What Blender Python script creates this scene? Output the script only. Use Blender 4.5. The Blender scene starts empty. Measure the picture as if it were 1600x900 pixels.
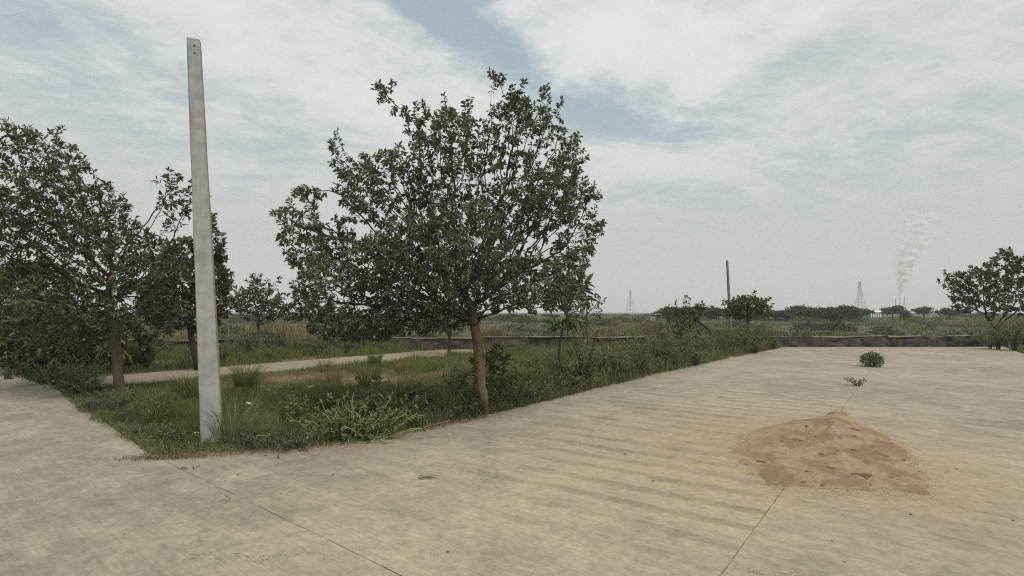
import bpy, math, random
import numpy as np
from mathutils import Vector

C = bpy.context.scene
COL = C.collection
random.seed(7)
RNG = np.random.default_rng(7)
DEBUG = False

# ------------------------------------------------------------------ camera
CAM_H, FPX = 1.65, 800.0
PITCH = math.atan(38 / FPX)
cam_d = bpy.data.cameras.new("camera")
cam = bpy.data.objects.new("camera", cam_d)
COL.objects.link(cam)
cam.location = (0, 0, CAM_H)
cam.rotation_euler = (math.pi / 2 + PITCH, 0, 0)
cam_d.sensor_width = 36
cam_d.lens = 36 * FPX / 1600
cam_d.clip_start = 0.05
cam_d.clip_end = 20000
C.camera = cam

# ------------------------------------------------------------------ exposure
C.view_settings.view_transform = 'Standard'
C.view_settings.look = 'None'
C.view_settings.exposure = 0.18
C.view_settings.gamma = 1.0
C.render.engine = 'CYCLES'
C.cycles.use_denoising = False
C.cycles.use_adaptive_sampling = False
C.cycles.filter_width = 1.15
C.cycles.max_bounces = 6
C.cycles.transparent_max_bounces = 32
C.cycles.volume_bounces = 1

# ------------------------------------------------------------------ node helpers
class NT:
    def __init__(self, tree):
        self.t = tree; self.n = tree.nodes; self.l = tree.links
    def node(self, typ, **kw):
        n = self.n.new(typ)
        for k, v in kw.items(): setattr(n, k, v)
        return n
    def put(self, sock, v):
        if v is None: return
        if isinstance(v, bpy.types.NodeSocket): self.l.new(v, sock)
        elif hasattr(sock, 'default_value'):
            try: sock.default_value = v
            except Exception:
                if isinstance(v, (int, float)): sock.default_value = (v, v, v)
                else: sock.default_value = (*v, 1)
    def math(self, op, a, b=None, c=None, clamp=False):
        n = self.node('ShaderNodeMath', operation=op, use_clamp=clamp)
        for i, v in enumerate((a, b, c)): self.put(n.inputs[i], v)
        return n.outputs[0]
    def vmath(self, op, a, b=None, out=0):
        n = self.node('ShaderNodeVectorMath', operation=op)
        self.put(n.inputs[0], a); self.put(n.inputs[1], b)
        return n.outputs[out]
    def dot(self, a, b): return self.vmath('DOT_PRODUCT', a, b, 1)
    def comb(self, x, y, z):
        n = self.node('ShaderNodeCombineXYZ')
        for i, v in enumerate((x, y, z)): self.put(n.inputs[i], v)
        return n.outputs[0]
    def sep(self, v):
        n = self.node('ShaderNodeSeparateXYZ'); self.put(n.inputs[0], v); return n.outputs
    def noise(self, vec, scale, detail=4, rough=0.55, dist=0.0, col=False):
        n = self.node('ShaderNodeTexNoise')
        self.put(n.inputs['Vector'], vec); self.put(n.inputs['Scale'], scale)
        self.put(n.inputs['Detail'], detail); self.put(n.inputs['Roughness'], rough)
        self.put(n.inputs['Distortion'], dist)
        return n.outputs['Color' if col else 'Fac']
    def sstep(self, v, a, b, lo=0.0, hi=1.0):
        n = self.node('ShaderNodeMapRange', interpolation_type='SMOOTHSTEP')
        self.put(n.inputs[0], v); self.put(n.inputs[1], a); self.put(n.inputs[2], b)
        self.put(n.inputs[3], lo); self.put(n.inputs[4], hi)
        return n.outputs[0]
    def mix(self, f, a, b, blend='MIX'):
        n = self.node('ShaderNodeMix', data_type='RGBA', blend_type=blend)
        self.put(n.inputs[0], f)
        for i, v in ((6, a), (7, b)):
            if isinstance(v, tuple) and len(v) == 3: v = (*v, 1)
            self.put(n.inputs[i], v)
        return n.outputs[2]
    def attr(self, name):
        n = self.node('ShaderNodeAttribute', attribute_name=name); return n.outputs['Fac']
    def objco(self):
        return self.node('ShaderNodeTexCoord').outputs['Object']
    def bump(self, h, strength, dist):
        n = self.node('ShaderNodeBump')
        self.put(n.inputs['Height'], h); self.put(n.inputs['Strength'], strength); self.put(n.inputs['Distance'], dist)
        return n.outputs[0]

def new_mat(name):
    m = bpy.data.materials.new(name); m.use_nodes = True
    nt = NT(m.node_tree); nt.n.clear()
    nt.out = nt.node('ShaderNodeOutputMaterial')
    return m, nt
def principled(nt, col, rough=0.8, normal=None, spec=0.3, metal=0.0):
    p = nt.node('ShaderNodeBsdfPrincipled')
    if isinstance(col, tuple): col = (*col, 1) if len(col) == 3 else col
    nt.put(p.inputs['Base Color'], col); nt.put(p.inputs['Roughness'], rough)
    nt.put(p.inputs['Specular IOR Level'], spec); nt.put(p.inputs['Metallic'], metal)
    if normal is not None: nt.put(p.inputs['Normal'], normal)
    nt.l.new(p.outputs[0], nt.out.inputs['Surface'])
    return p

# ------------------------------------------------------------------ pixel -> place
def ray(u, v):
    cx = (u - 800) / FPX; cy = (450 - v) / FPX
    return np.array([cx, math.cos(PITCH) - math.sin(PITCH) * cy, math.sin(PITCH) + math.cos(PITCH) * cy])
def at(u, v, z=0.0):
    d = ray(u, v); return np.array([0, 0, CAM_H]) + d * ((z - CAM_H) / d[2])
def pt(u, v, Y):
    d = ray(u, v); return np.array([0, 0, CAM_H]) + d * (Y / d[1])
RD = np.array([.616, .788]); QD = np.array([-.788, .616])      # along the wide road / along the side road
def xy(s, t): return RD * s + QD * t

# ------------------------------------------------------------------ sky
SUN_EL, SUN_AZ = math.radians(53), math.radians(138)      # azimuth from +Y towards +X
w = bpy.data.worlds.new("World"); C.world = w; w.use_nodes = True
nt = NT(w.node_tree); nt.n.clear()
wout = nt.node('ShaderNodeOutputWorld'); bg = nt.node('ShaderNodeBackground')
sky = nt.node('ShaderNodeTexSky', sky_type='NISHITA')
sky.sun_disc = False; sky.sun_elevation = SUN_EL; sky.sun_rotation = SUN_AZ
sky.dust_density = 4.0; sky.air_density = 1.0; sky.ozone_density = 1.5
d = nt.node('ShaderNodeTexCoord').outputs['Generated']
d = nt.vmath('NORMALIZE', d)
dx, dy, dz = nt.sep(d)
zz = nt.math('ADD', nt.math('MAXIMUM', dz, 0.0), 0.16)
px, py = nt.math('DIVIDE', dx, zz), nt.math('DIVIDE', dy, zz)
# clouds drift in long bands from lower left to upper right
ca, sa = math.cos(math.radians(20)), math.sin(math.radians(20))
bx = nt.math('ADD', nt.math('MULTIPLY', px, ca), nt.math('MULTIPLY', py, sa))
by = nt.math('SUBTRACT', nt.math('MULTIPLY', py, ca), nt.math('MULTIPLY', px, sa))
P1 = nt.comb(nt.math('MULTIPLY', bx, 0.55), by, 3.1)
n_big = nt.noise(P1, 1.1, 3, 0.5, 0.3)
n_mid = nt.noise(nt.comb(nt.math('MULTIPLY', bx, 0.6), by, 7.7), 4.2, 9, 0.66, 0.45)
n_fine = nt.noise(nt.comb(px, py, 1.7), 15.0, 8, 0.68, 0.3)
def spot(u, v, su, sv, ang):
    """soft elliptical region of the sky round a direction"""
    c = ray(u, v); c = c / np.linalg.norm(c)
    e1 = ray(u + 10 * math.cos(ang), v - 10 * math.sin(ang)); e1 = e1 / np.linalg.norm(e1) - c; e1 /= np.linalg.norm(e1)
    e2 = np.cross(c, e1)
    k = np.linalg.norm(ray(u, v))
    su, sv = su / FPX / k, sv / FPX / k
    a = nt.math('DIVIDE', nt.dot(d, tuple(e1)), su); b = nt.math('DIVIDE', nt.dot(d, tuple(e2)), sv)
    a = nt.math('SUBTRACT', a, float(np.dot(c, e1) / su)); b = nt.math('SUBTRACT', b, float(np.dot(c, e2) / sv))
    r2 = nt.math('ADD', nt.math('MULTIPLY', a, a), nt.math('MULTIPLY', b, b))
    g = nt.math('POWER', 2.718, nt.math('MULTIPLY', r2, -1.0))
    return nt.math('MULTIPLY', g, nt.math('GREATER_THAN', nt.dot(d, tuple(c)), 0.0))
R_ = math.radians
gaps = [(760, 60, 150, 50, R_(-32), .85), (950, 175, 120, 42, R_(-12), .46), (1060, 215, 110, 32, R_(-5), .15), (650, 10, 70, 25, R_(-25), .35),
        (1160, 160, 150, 45, R_(30), .14), (1330, 235, 170, 34, R_(18), .2), (230, 90, 120, 30, R_(-40), .22),
        (130, 150, 160, 40, R_(-25), .2), (60, 40, 90, 50, R_(-20), .22), (990, 310, 90, 35, 0, .22), (1180, 320, 100, 30, 0, .12), (400, 230, 80, 14, R_(-15), .08)]
puffs = [(960, 60, 120, 60, R_(10), .42), (1110, 55, 130, 32, R_(25), .34), (1090, 140, 75, 28, R_(40), .3), (1230, 50, 120, 25, R_(30), .25), (800, 10, 50, 20, R_(20), .4), (870, 130, 28, 18, 0, .3),
         (560, 110, 230, 110, R_(-20), .3), (1080, 245, 170, 28, R_(6), .18), (1020, 270, 150, 30, R_(0), .2), (350, 60, 150, 50, R_(-20), .12)]
cov = nt.math('ADD', 0.66, nt.math('MULTIPLY', nt.math('SUBTRACT', n_big, 0.5), 0.45))
for (u, v, su, sv, a, k) in gaps: cov = nt.math('SUBTRACT', cov, nt.math('MULTIPLY', spot(u, v, su, sv, a), k))
bright = 0.0
for (u, v, su, sv, a, k) in puffs:
    g = nt.math('MULTIPLY', spot(u, v, su, sv, a), k)
    cov = nt.math('ADD', cov, nt.math('MULTIPLY', g, .55)); bright = nt.math('ADD', bright, g)
cov = nt.math('ADD', cov, nt.math('MULTIPLY', nt.math('SUBTRACT', n_mid, 0.5), 1.15))
cov = nt.math('ADD', cov, nt.math('MULTIPLY', nt.math('SUBTRACT', n_fine, 0.5), 0.62))
low = nt.sstep(dz, 0.04, 0.42, 1.0, 0.0)                   # dusty air veils the horizon
mask = nt.sstep(cov, 0.02, 0.74)
mask = nt.math('MAXIMUM', mask, nt.math('MULTIPLY', low, 0.9))
br = nt.sstep(nt.math('ADD', nt.math('MULTIPLY', n_mid, 0.9), nt.math('ADD', nt.math('MULTIPLY', n_fine, .55), bright)), 0.50, 1.15)
br = nt.math('MULTIPLY', br, nt.sstep(dz, 0.04, 0.36))
cloud = nt.mix(br, (4.95, 5.33, 5.33), (7.1, 7.4, 7.3))
blue = nt.mix(0.82, sky.outputs[0], (3.25, 4.2, 4.95))        # thin dust in front of the blue
colr = nt.mix(mask, blue, cloud)
nt.l.new(colr, bg.inputs['Color']); bg.inputs['Strength'].default_value = 0.1
nt.l.new(bg.outputs[0], wout.inputs['Surface'])

# ------------------------------------------------------------------ sun
sd = bpy.data.lights.new("sun", 'SUN'); sd.energy = 2.8; sd.angle = R_(28); sd.color = (1.0, .95, .86)
so = bpy.data.objects.new("sun", sd); COL.objects.link(so)
sv = Vector((math.sin(SUN_AZ) * math.cos(SUN_EL), math.cos(SUN_AZ) * math.cos(SUN_EL), math.sin(SUN_EL)))
so.rotation_euler = (-sv).to_track_quat('-Z', 'Y').to_euler()
so.location = (0, 0, 60)

# ------------------------------------------------------------------ mesh helpers
def tag(o, label=None, cat=None, group=None, kind=None):
    if label: o['label'] = label
    if cat: o['category'] = cat
    if group: o['group'] = group
    if kind: o['kind'] = kind
    return o
def mesh(name, V, faces, m, rnd=None, smooth=False):
    """V (N,3); faces = list of index arrays (k,3) or (k,4)"""
    me = bpy.data.meshes.new(name)
    V = np.asarray(V, dtype=np.float32)
    me.vertices.add(len(V)); me.vertices.foreach_set('co', V.ravel())
    faces = [np.asarray(f, dtype=np.int32) for f in faces if len(f)]
    tot = np.concatenate([np.full(len(f), f.shape[1], dtype=np.int32) for f in faces])
    idx = np.concatenate([f.ravel() for f in faces])
    me.loops.add(len(idx)); me.loops.foreach_set('vertex_index', idx)
    me.polygons.add(len(tot))
    start = np.zeros(len(tot), dtype=np.int32); start[1:] = np.cumsum(tot)[:-1]
    me.polygons.foreach_set('loop_start', start)
    try: me.polygons.foreach_set('loop_total', tot)
    except Exception: pass
    me.polygons.foreach_set('use_smooth', np.full(len(tot), bool(smooth)))
    me.update(calc_edges=True)
    if rnd is not None:
        a = me.attributes.new('rnd', 'FLOAT', 'POINT'); a.data.foreach_set('value', np.asarray(rnd, dtype=np.float32))
    if m: me.materials.append(m)
    return me
def link(name, me, parent=None, loc=None):
    o = bpy.data.objects.new(name, me); COL.objects.link(o)
    if parent is not None: o.parent = parent
    if loc is not None: o.location = loc
    return o
def empty(name, loc, rz=0.0):
    o = bpy.data.objects.new(name, None); o.empty_display_size = 0.2
    o.location = loc; o.rotation_euler = (0, 0, rz); COL.objects.link(o); return o
def copy_tree(o, parent=None):
    c = o.copy(); COL.objects.link(c)
    if parent is not None: c.parent = parent
    for ch in list(o.children): copy_tree(ch, c)
    return c

class Geo:
    """collects verts / faces / per-vertex random value"""
    def __init__(self): self.V = []; self.F3 = []; self.F4 = []; self.R = []; self.n = 0
    def add(self, V, F4=None, F3=None, r=0.5):
        V = np.asarray(V, dtype=float).reshape(-1, 3)
        if F4 is not None and len(F4): self.F4.append(np.asarray(F4) + self.n)
        if F3 is not None and len(F3): self.F3.append(np.asarray(F3) + self.n)
        self.R.append(np.full(len(V), r) if np.isscalar(r) else np.asarray(r, dtype=float))
        self.V.append(V); self.n += len(V)
    def build(self, name, m, origin=(0, 0, 0), smooth=False):
        V = np.concatenate(self.V) - np.asarray(origin)
        fs = []
        if self.F4: fs.append(np.concatenate(self.F4))
        if self.F3: fs.append(np.concatenate(self.F3))
        return mesh(name, V, fs, m, np.concatenate(self.R), smooth)
    def box(self, c, size, rz=0.0, r=0.5):
        sx, sy, sz = [k / 2 for k in size]
        v = np.array([(-sx, -sy, -sz), (sx, -sy, -sz), (sx, sy, -sz), (-sx, sy, -sz), (-sx, -sy, sz), (sx, -sy, sz), (sx, sy, sz), (-sx, sy, sz)])
        R = np.array([[math.cos(rz), -math.sin(rz), 0], [math.sin(rz), math.cos(rz), 0], [0, 0, 1]])
        self.add(v @ R.T + np.array(c), [(0, 3, 2, 1), (4, 5, 6, 7), (0, 1, 5, 4), (1, 2, 6, 5), (2, 3, 7, 6), (3, 0, 4, 7)], r=r)

def norm(a): return a / (np.linalg.norm(a, axis=-1, keepdims=True) + 1e-9)
def tubes(geo, A, B, ra, rb, sides=5, r=0.5):
    """independent tapered segments"""
    A, B = np.asarray(A, float), np.asarray(B, float); n = len(A)
    if n == 0: return
    ax = norm(B - A); ref = np.tile(np.array([0.31, 0.17, 0.93]), (n, 1))
    ref[np.abs((ax * ref).sum(1)) > .95] = (1, 0, 0)
    u = norm(np.cross(ax, ref)); v = np.cross(ax, u)
    th = np.arange(sides) * 2 * math.pi / sides
    ring = u[:, None, :] * np.cos(th)[None, :, None] + v[:, None, :] * np.sin(th)[None, :, None]
    ra = np.broadcast_to(np.asarray(ra, float), (n,)); rb = np.broadcast_to(np.asarray(rb, float), (n,))
    V = np.concatenate([A[:, None] + ring * ra[:, None, None], B[:, None] + ring * rb[:, None, None]], 1)
    i = np.arange(sides); j = (i + 1) % sides
    F = np.stack([i, j, j + sides, i + sides], 1)
    F = (F[None] + (np.arange(n) * 2 * sides)[:, None, None]).reshape(-1, 4)
    rr = r if np.isscalar(r) else np.repeat(r, 2 * sides)
    geo.add(V.reshape(-1, 3), F, r=rr)
def path_tube(geo, P, R, sides=8, r=0.5, wob=0.0, rng=RNG, cap=True):
    """one continuous tube through points"""
    P = np.asarray(P, float); n = len(P)
    T = np.zeros_like(P); T[1:-1] = P[2:] - P[:-2]; T[0] = P[1] - P[0]; T[-1] = P[-1] - P[-2]; T = norm(T)
    ref = np.array([0.9, 0.31, 0.1]); th = np.arange(sides) * 2 * math.pi / sides
    V = []
    for k in range(n):
        u = np.cross(T[k], ref); u /= np.linalg.norm(u); v = np.cross(T[k], u)
        rad = R[k] * (1 + wob * rng.normal(size=sides))
        V.append(P[k] + (u[None] * np.cos(th)[:, None] + v[None] * np.sin(th)[:, None]) * rad[:, None])
    V = np.concatenate(V); i = np.arange(sides); j = (i + 1) % sides
    F = np.concatenate([np.stack([i, j, j + sides, i + sides], 1) + k * sides for k in range(n - 1)])
    F3 = None
    if cap:
        V = np.concatenate([V, P[-1:] + T[-1:] * R[-1] * .3]); b = (n - 1) * sides
        F3 = np.stack([i + b, j + b, np.full(sides, n * sides)], 1)
    geo.add(V, F, F3, r=r)
def smooth_path(P, m=6):
    """Catmull-Rom resample"""
    P = np.asarray(P, float); Q = np.concatenate([2 * P[:1] - P[1:2], P, 2 * P[-1:] - P[-2:-1]])
    out = []
    for k in range(1, len(Q) - 2):
        for t in np.linspace(0, 1, m, endpoint=False):
            a, b, c, e = Q[k - 1], Q[k], Q[k + 1], Q[k + 2]
            out.append(.5 * ((2 * b) + (-a + c) * t + (2 * a - 5 * b + 4 * c - e) * t ** 2 + (-a + 3 * b - 3 * c + e) * t ** 3))
    out.append(P[-1]); return np.array(out)
def leaves(geo, P, A, N, L, W, rng=RNG, fold=.18, curl=.15, r=None):
    """pointed oval leaf folded along the midrib: two quads"""
    n = len(P)
    if n == 0: return
    A = norm(A); S = norm(np.cross(A, N)); N = np.cross(S, A)
    L = np.broadcast_to(np.asarray(L, float), (n,))[:, None]; W = np.broadcast_to(np.asarray(W, float), (n,))[:, None]
    up = N * W * fold
    V = np.stack([P, P + A * L * .34 + S * W * .5 + up, P + A * L * .72 + S * W * .36 + up * .6 - N * L * curl * .4,
                  P + A * L - N * L * curl, P + A * L * .72 - S * W * .36 + up * .6 - N * L * curl * .4, P + A * L * .34 - S * W * .5 + up], 1)
    b = (np.arange(n) * 6)[:, None]
    F = np.concatenate([b + np.array([0, 1, 2, 3]), b + np.array([0, 3, 4, 5])])
    if r is None: r = rng.random(n)
    geo.add(V.reshape(-1, 3), F, r=np.repeat(r, 6))
def blades(geo, P, H, Wd, lean, rng=RNG, r=None, spread=None):
    """grass blades: a quad and a tip triangle each"""
    n = len(P)
    if n == 0: return
    az = rng.random(n) * 2 * math.pi if spread is None else spread
    D = np.stack([np.cos(az), np.sin(az), np.zeros(n)], 1)
    fa = rng.random(n) * math.pi; S = np.stack([np.cos(fa), np.sin(fa), np.zeros(n)], 1)
    H = np.broadcast_to(np.asarray(H, float), (n,))[:, None]; Wd = np.broadcast_to(np.asarray(Wd, float), (n,))[:, None]
    lean = np.broadcast_to(np.asarray(lean, float), (n,))[:, None]
    up = np.array([0, 0, 1.0])
    M = P + up * H * .6 + D * H * lean * .35; T = P + up * H * (1 - .25 * lean ** 2) + D * H * lean
    V = np.stack([P - S * Wd * .5, P + S * Wd * .5, M + S * Wd * .4, M - S * Wd * .4, T], 1)
    b = (np.arange(n) * 5)[:, None]
    if r is None: r = rng.random(n)
    geo.add(V.reshape(-1, 3), b + np.array([0, 1, 2, 3]), b + np.array([3, 2, 4]), r=np.repeat(r, 5))

def vnoise(x, y, seed=0):
    """smooth value noise on arrays"""
    xi = np.floor(x).astype(int); yi = np.floor(y).astype(int); fx = x - xi; fy = y - yi
    fx = fx * fx * (3 - 2 * fx); fy = fy * fy * (3 - 2 * fy)
    def h(a, b):
        k = (a * 374761393 + b * 668265263 + seed * 974711) & 0x7fffffff
        k = ((k ^ (k >> 13)) * 1274126177) & 0x7fffffff
        return ((k ^ (k >> 16)) & 0xffff) / 65535.0
    return (h(xi, yi) * (1 - fx) + h(xi + 1, yi) * fx) * (1 - fy) + (h(xi, yi + 1) * (1 - fx) + h(xi + 1, yi + 1) * fx) * fy
def fbm(x, y, seed=0, o=4):
    s = 0; a = .5
    for k in range(o): s = s + a * vnoise(x * 2 ** k, y * 2 ** k, seed + k * 17); a *= .5
    return s

# ------------------------------------------------------------------ materials
def leaf_mat(name, dark, mid, light, trans=0.25, rough=0.45, spec=0.35, hue=None):
    m, nt = new_mat(name)
    r = nt.attr('rnd')
    n = nt.noise(nt.objco(), 1.3, 2)
    f = nt.math('ADD', nt.math('MULTIPLY', r, .7), nt.math('MULTIPLY', n, .3))
    ramp = nt.node('ShaderNodeValToRGB'); nt.l.new(f, ramp.inputs[0])
    e = ramp.color_ramp.elements; e[0].position = .12; e[0].color = (*dark, 1); e[1].position = .9; e[1].color = (*light, 1)
    k = e.new(.5); k.color = (*mid, 1)
    p = nt.node('ShaderNodeBsdfPrincipled')
    nt.l.new(ramp.outputs[0], p.inputs['Base Color']); p.inputs['Roughness'].default_value = rough
    p.inputs['Specular IOR Level'].default_value = spec
    tr = nt.node('ShaderNodeBsdfTranslucent'); nt.l.new(nt.mix(.5, ramp.outputs[0], (.12, .15, .03)), tr.inputs['Color'])
    mx = nt.node('ShaderNodeMixShader'); mx.inputs[0].default_value = trans
    nt.l.new(p.outputs[0], mx.inputs[1]); nt.l.new(tr.outputs[0], mx.inputs[2])
    nt.l.new(mx.outputs[0], nt.out.inputs['Surface'])
    return m
M = {}
M['leaf_fig'] = leaf_mat('leaf_fig', (.064, .080, .048), (.135, .158, .10), (.25, .275, .195), .34, .55, .22)
M['leaf_dark'] = leaf_mat('leaf_dark', (.045, .058, .031), (.092, .112, .062), (.17, .192, .118), .22, .55, .22)
M['leaf_olive'] = leaf_mat('leaf_olive', (.050, .062, .022), (.085, .100, .036), (.145, .16, .07), .25)
M['leaf_grey'] = leaf_mat('leaf_grey', (.065, .078, .05), (.10, .115, .078), (.16, .175, .125), .28, .6, .15)
M['leaf_green'] = leaf_mat('leaf_green', (.045, .078, .022), (.075, .122, .036), (.125, .18, .06), .3, .55, .2)
M['leaf_mid'] = leaf_mat('leaf_mid', (.055, .085, .03), (.10, .14, .05), (.16, .20, .08), .3, .6, .15)
M['leaf_pale'] = leaf_mat('leaf_pale', (.09, .12, .05), (.15, .18, .08), (.25, .28, .145), .35, .6, .15)
M['weed'] = leaf_mat('weed', (.115, .142, .07), (.195, .225, .115), (.32, .345, .20), .45, .7, .1)
M['grass'] = leaf_mat('grass', (.092, .118, .038), (.15, .175, .062), (.27, .26, .125), .42, .7, .1)
M['dry_grass'] = leaf_mat('dry_grass', (.13, .10, .05), (.20, .16, .09), (.33, .27, .17), .2, .8, .1)
M['brown_base'] = leaf_mat('brown_base', (.05, .03, .014), (.085, .05, .022), (.14, .09, .045), .1, .9, .1)
M['scrub'] = leaf_mat('scrub', (.055, .062, .034), (.085, .092, .052), (.145, .142, .086), .2, .7, .15)
M['far_leaf'] = leaf_mat('far_leaf', (.030, .042, .024), (.045, .060, .034), (.07, .085, .05), .1, .7, .2)

def bark_mat(name, a, b, sc=14):
    m, nt = new_mat(name); co = nt.objco(); x, y, z = nt.sep(co)
    st = nt.comb(nt.math('MULTIPLY', x, 3.0), nt.math('MULTIPLY', y, 3.0), nt.math('MULTIPLY', z, .7))
    n = nt.noise(st, sc, 7, .65); n2 = nt.noise(co, 3.0, 4)
    c = nt.mix(nt.sstep(n, .3, .72), (*a, 1), (*b, 1))
    c = nt.mix(nt.math('MULTIPLY', nt.sstep(n2, .45, .75), .5), c, (a[0] * .6, a[1] * .65, a[2] * .6, 1))
    principled(nt, c, .9, nt.bump(n, .7, .012), .15); return m
M['bark_tan'] = bark_mat('bark_tan', (.10, .078, .044), (.235, .185, .11))
M['bark_grey'] = bark_mat('bark_grey', (.075, .062, .042), (.16, .135, .095))
M['bark_olive'] = bark_mat('bark_olive', (.065, .055, .032), (.14, .12, .075))
M['bark_dark'] = bark_mat('bark_dark', (.04, .034, .024), (.085, .07, .05))
m, nt = new_mat('raw_wood'); n = nt.noise(nt.objco(), 30, 5)
principled(nt, nt.mix(n, (.36, .22, .11), (.62, .45, .27)), .8); M['raw_wood'] = m
m, nt = new_mat('stem_yellow'); n = nt.noise(nt.objco(), 12, 3)
principled(nt, nt.mix(n, (.22, .23, .10), (.42, .41, .22)), .7); M['stem_yellow'] = m
m, nt = new_mat('stem_green'); n = nt.noise(nt.objco(), 12, 3)
principled(nt, nt.mix(n, (.06, .07, .03), (.13, .13, .06)), .8); M['stem_green'] = m

# concrete slabs of the roads
def slab_mat(name, ribbed):
    m, nt = new_mat(name); co = nt.objco(); x, y, z = nt.sep(co)
    s = nt.dot(co, (RD[0], RD[1], 0)); t = nt.dot(co, (QD[0], QD[1], 0))
    big = nt.noise(co, .33, 4, .55, .4); mid = nt.noise(co, 1.6, 8, .66, .5)
    fine = nt.noise(co, 14, 8, .72); grain = nt.noise(co, 120, 4, .7)
    streak = nt.noise(nt.comb(nt.math('MULTIPLY', s, 5.5), nt.math('MULTIPLY', t, .55), 0), 1.0, 8, .68, .35)
    brush = nt.noise(nt.comb(nt.math('MULTIPLY', s, 42), nt.math('MULTIPLY', t, 3.2), 2), 1.0, 4, .6, .2)
    def g(s0, t0, rs, rt):
        a = nt.math('DIVIDE', nt.math('SUBTRACT', s, s0), rs); b = nt.math('DIVIDE', nt.math('SUBTRACT', t, t0), rt)
        return nt.math('POWER', 2.718, nt.math('MULTIPLY', nt.math('ADD', nt.math('MULTIPLY', a, a), nt.math('MULTIPLY', b, b)), -1))
    f = nt.math('ADD', nt.math('MULTIPLY', big, .45), nt.math('ADD', nt.math('MULTIPLY', mid, .65), nt.math('MULTIPLY', streak, .35)))
    c = nt.mix(nt.sstep(f, .54, .90), (.225, .203, .160), (.350, .314, .246))
    # pale dust lying on the wearing surface
    dust = nt.math('ADD', nt.math('MULTIPLY', g(4.6, 2.2, 2.8, 2.0), .85), nt.math('MULTIPLY', g(7.6, 1.6, 3.0, 2.2), .5))
    dust = nt.math('ADD', dust, nt.math('MULTIPLY', g(6.8, -.6, 1.6, 1.3), .55))
    dust = nt.math('ADD', dust, nt.math('MULTIPLY', g(2.0, 3.4, 1.6, 2.2), .35))
    dust = nt.math('ADD', dust, nt.math('MULTIPLY', g(13, 0, 8, 3.0), .18))
    dn = nt.sstep(nt.math('ADD', nt.math('MULTIPLY', mid, .6), nt.math('MULTIPLY', streak, .5)), .42, .68)
    dust = nt.math('MULTIPLY', dust, nt.math('ADD', .52, nt.math('MULTIPLY', dn, .48)))
    if ribbed:
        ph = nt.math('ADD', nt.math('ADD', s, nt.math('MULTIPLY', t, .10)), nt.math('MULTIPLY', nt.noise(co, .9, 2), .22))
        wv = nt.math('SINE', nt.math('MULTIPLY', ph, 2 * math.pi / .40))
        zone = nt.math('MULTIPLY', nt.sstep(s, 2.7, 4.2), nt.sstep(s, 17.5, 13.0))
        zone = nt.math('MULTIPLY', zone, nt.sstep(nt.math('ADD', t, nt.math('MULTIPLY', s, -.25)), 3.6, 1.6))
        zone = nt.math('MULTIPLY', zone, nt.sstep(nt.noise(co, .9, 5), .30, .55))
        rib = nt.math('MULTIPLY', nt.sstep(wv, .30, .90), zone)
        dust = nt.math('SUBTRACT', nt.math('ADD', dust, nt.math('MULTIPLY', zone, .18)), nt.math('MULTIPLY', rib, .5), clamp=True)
    dust = nt.math('MINIMUM', nt.math('MAXIMUM', dust, 0), 1)
    c = nt.mix(nt.math('MULTIPLY', dust, .8), c, (.425, .360, .250))
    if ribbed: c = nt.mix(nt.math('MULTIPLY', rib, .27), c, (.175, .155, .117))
    # red sand blown out round the heap
    sand = nt.math('ADD', nt.math('MULTIPLY', g(7.3, 1.35, 2.3, 1.75), 1.0), nt.math('MULTIPLY', g(6.4, .2, 1.0, .9), .5))
    sand = nt.math('MULTIPLY', sand, nt.sstep(mid, .22, .55))
    c = nt.mix(nt.math('MINIMUM', nt.math('MULTIPLY', sand, .85), .8), c, (.335, .250, .162))
    # dark soil washed on to the far right lane
    soil = nt.math('MULTIPLY', nt.math('ADD', g(20.6, -1.9, 1.6, .7), g(15.5, -2.0, 1.2, .5)), nt.sstep(streak, .5, .62))
    c = nt.mix(nt.math('MULTIPLY', soil, .7), c, (.15, .10, .06))
    # earth stain along the verge
    edge = nt.math('MULTIPLY', nt.math('MULTIPLY', nt.sstep(t, 4.75, 5.6), nt.sstep(s, 2.6, 3.4)), nt.sstep(mid, .38, .62))
    c = nt.mix(nt.math('MULTIPLY', edge, .5), c, (.20, .145, .095))
    k = nt.math('ADD', .55, nt.math('MULTIPLY', fine, .90)); c = nt.mix(1.0, c, nt.comb(k, k, k), 'MULTIPLY')
    k2 = nt.math('ADD', .65, nt.math('MULTIPLY', grain, .70)); c = nt.mix(1.0, c, nt.comb(k2, k2, k2), 'MULTIPLY')
    k3 = nt.math('ADD', .72, nt.math('MULTIPLY', brush, .56)); c = nt.mix(1.0, c, nt.comb(k3, k3, k3), 'MULTIPLY')
    pit = nt.math('MULTIPLY', nt.sstep(nt.noise(co, 52, 3, .6), .60, .70), nt.sstep(nt.noise(co, 2.2, 4, .6), .42, .60))
    c = nt.mix(nt.math('MULTIPLY', pit, .45), c, (.11, .098, .078))
    mot = nt.math('ADD', .72, nt.math('MULTIPLY', nt.noise(co, 5.0, 6, .7, .4), .56)); c = nt.mix(1.0, c, nt.comb(mot, mot, mot), 'MULTIPLY')
    vor = nt.node('ShaderNodeTexVoronoi', feature='DISTANCE_TO_EDGE'); nt.put(vor.inputs['Vector'], nt.vmath('ADD', co, nt.vmath('SCALE', nt.noise(co, 1.6, 6, .7, 0, True), None))); vor.inputs['Scale'].default_value = .42
    crk = nt.math('MULTIPLY', nt.sstep(vor.outputs['Distance'], .004, .0012), nt.sstep(nt.noise(co, .7, 3, .5), .50, .60))
    c = nt.mix(nt.math('MULTIPLY', crk, .6), c, (.09, .078, .06))
    spk = nt.sstep(nt.noise(co, 38, 2, .5), .70, .76)
    c = nt.mix(nt.math('MULTIPLY', spk, .35), c, (.08, .07, .055))
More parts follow.
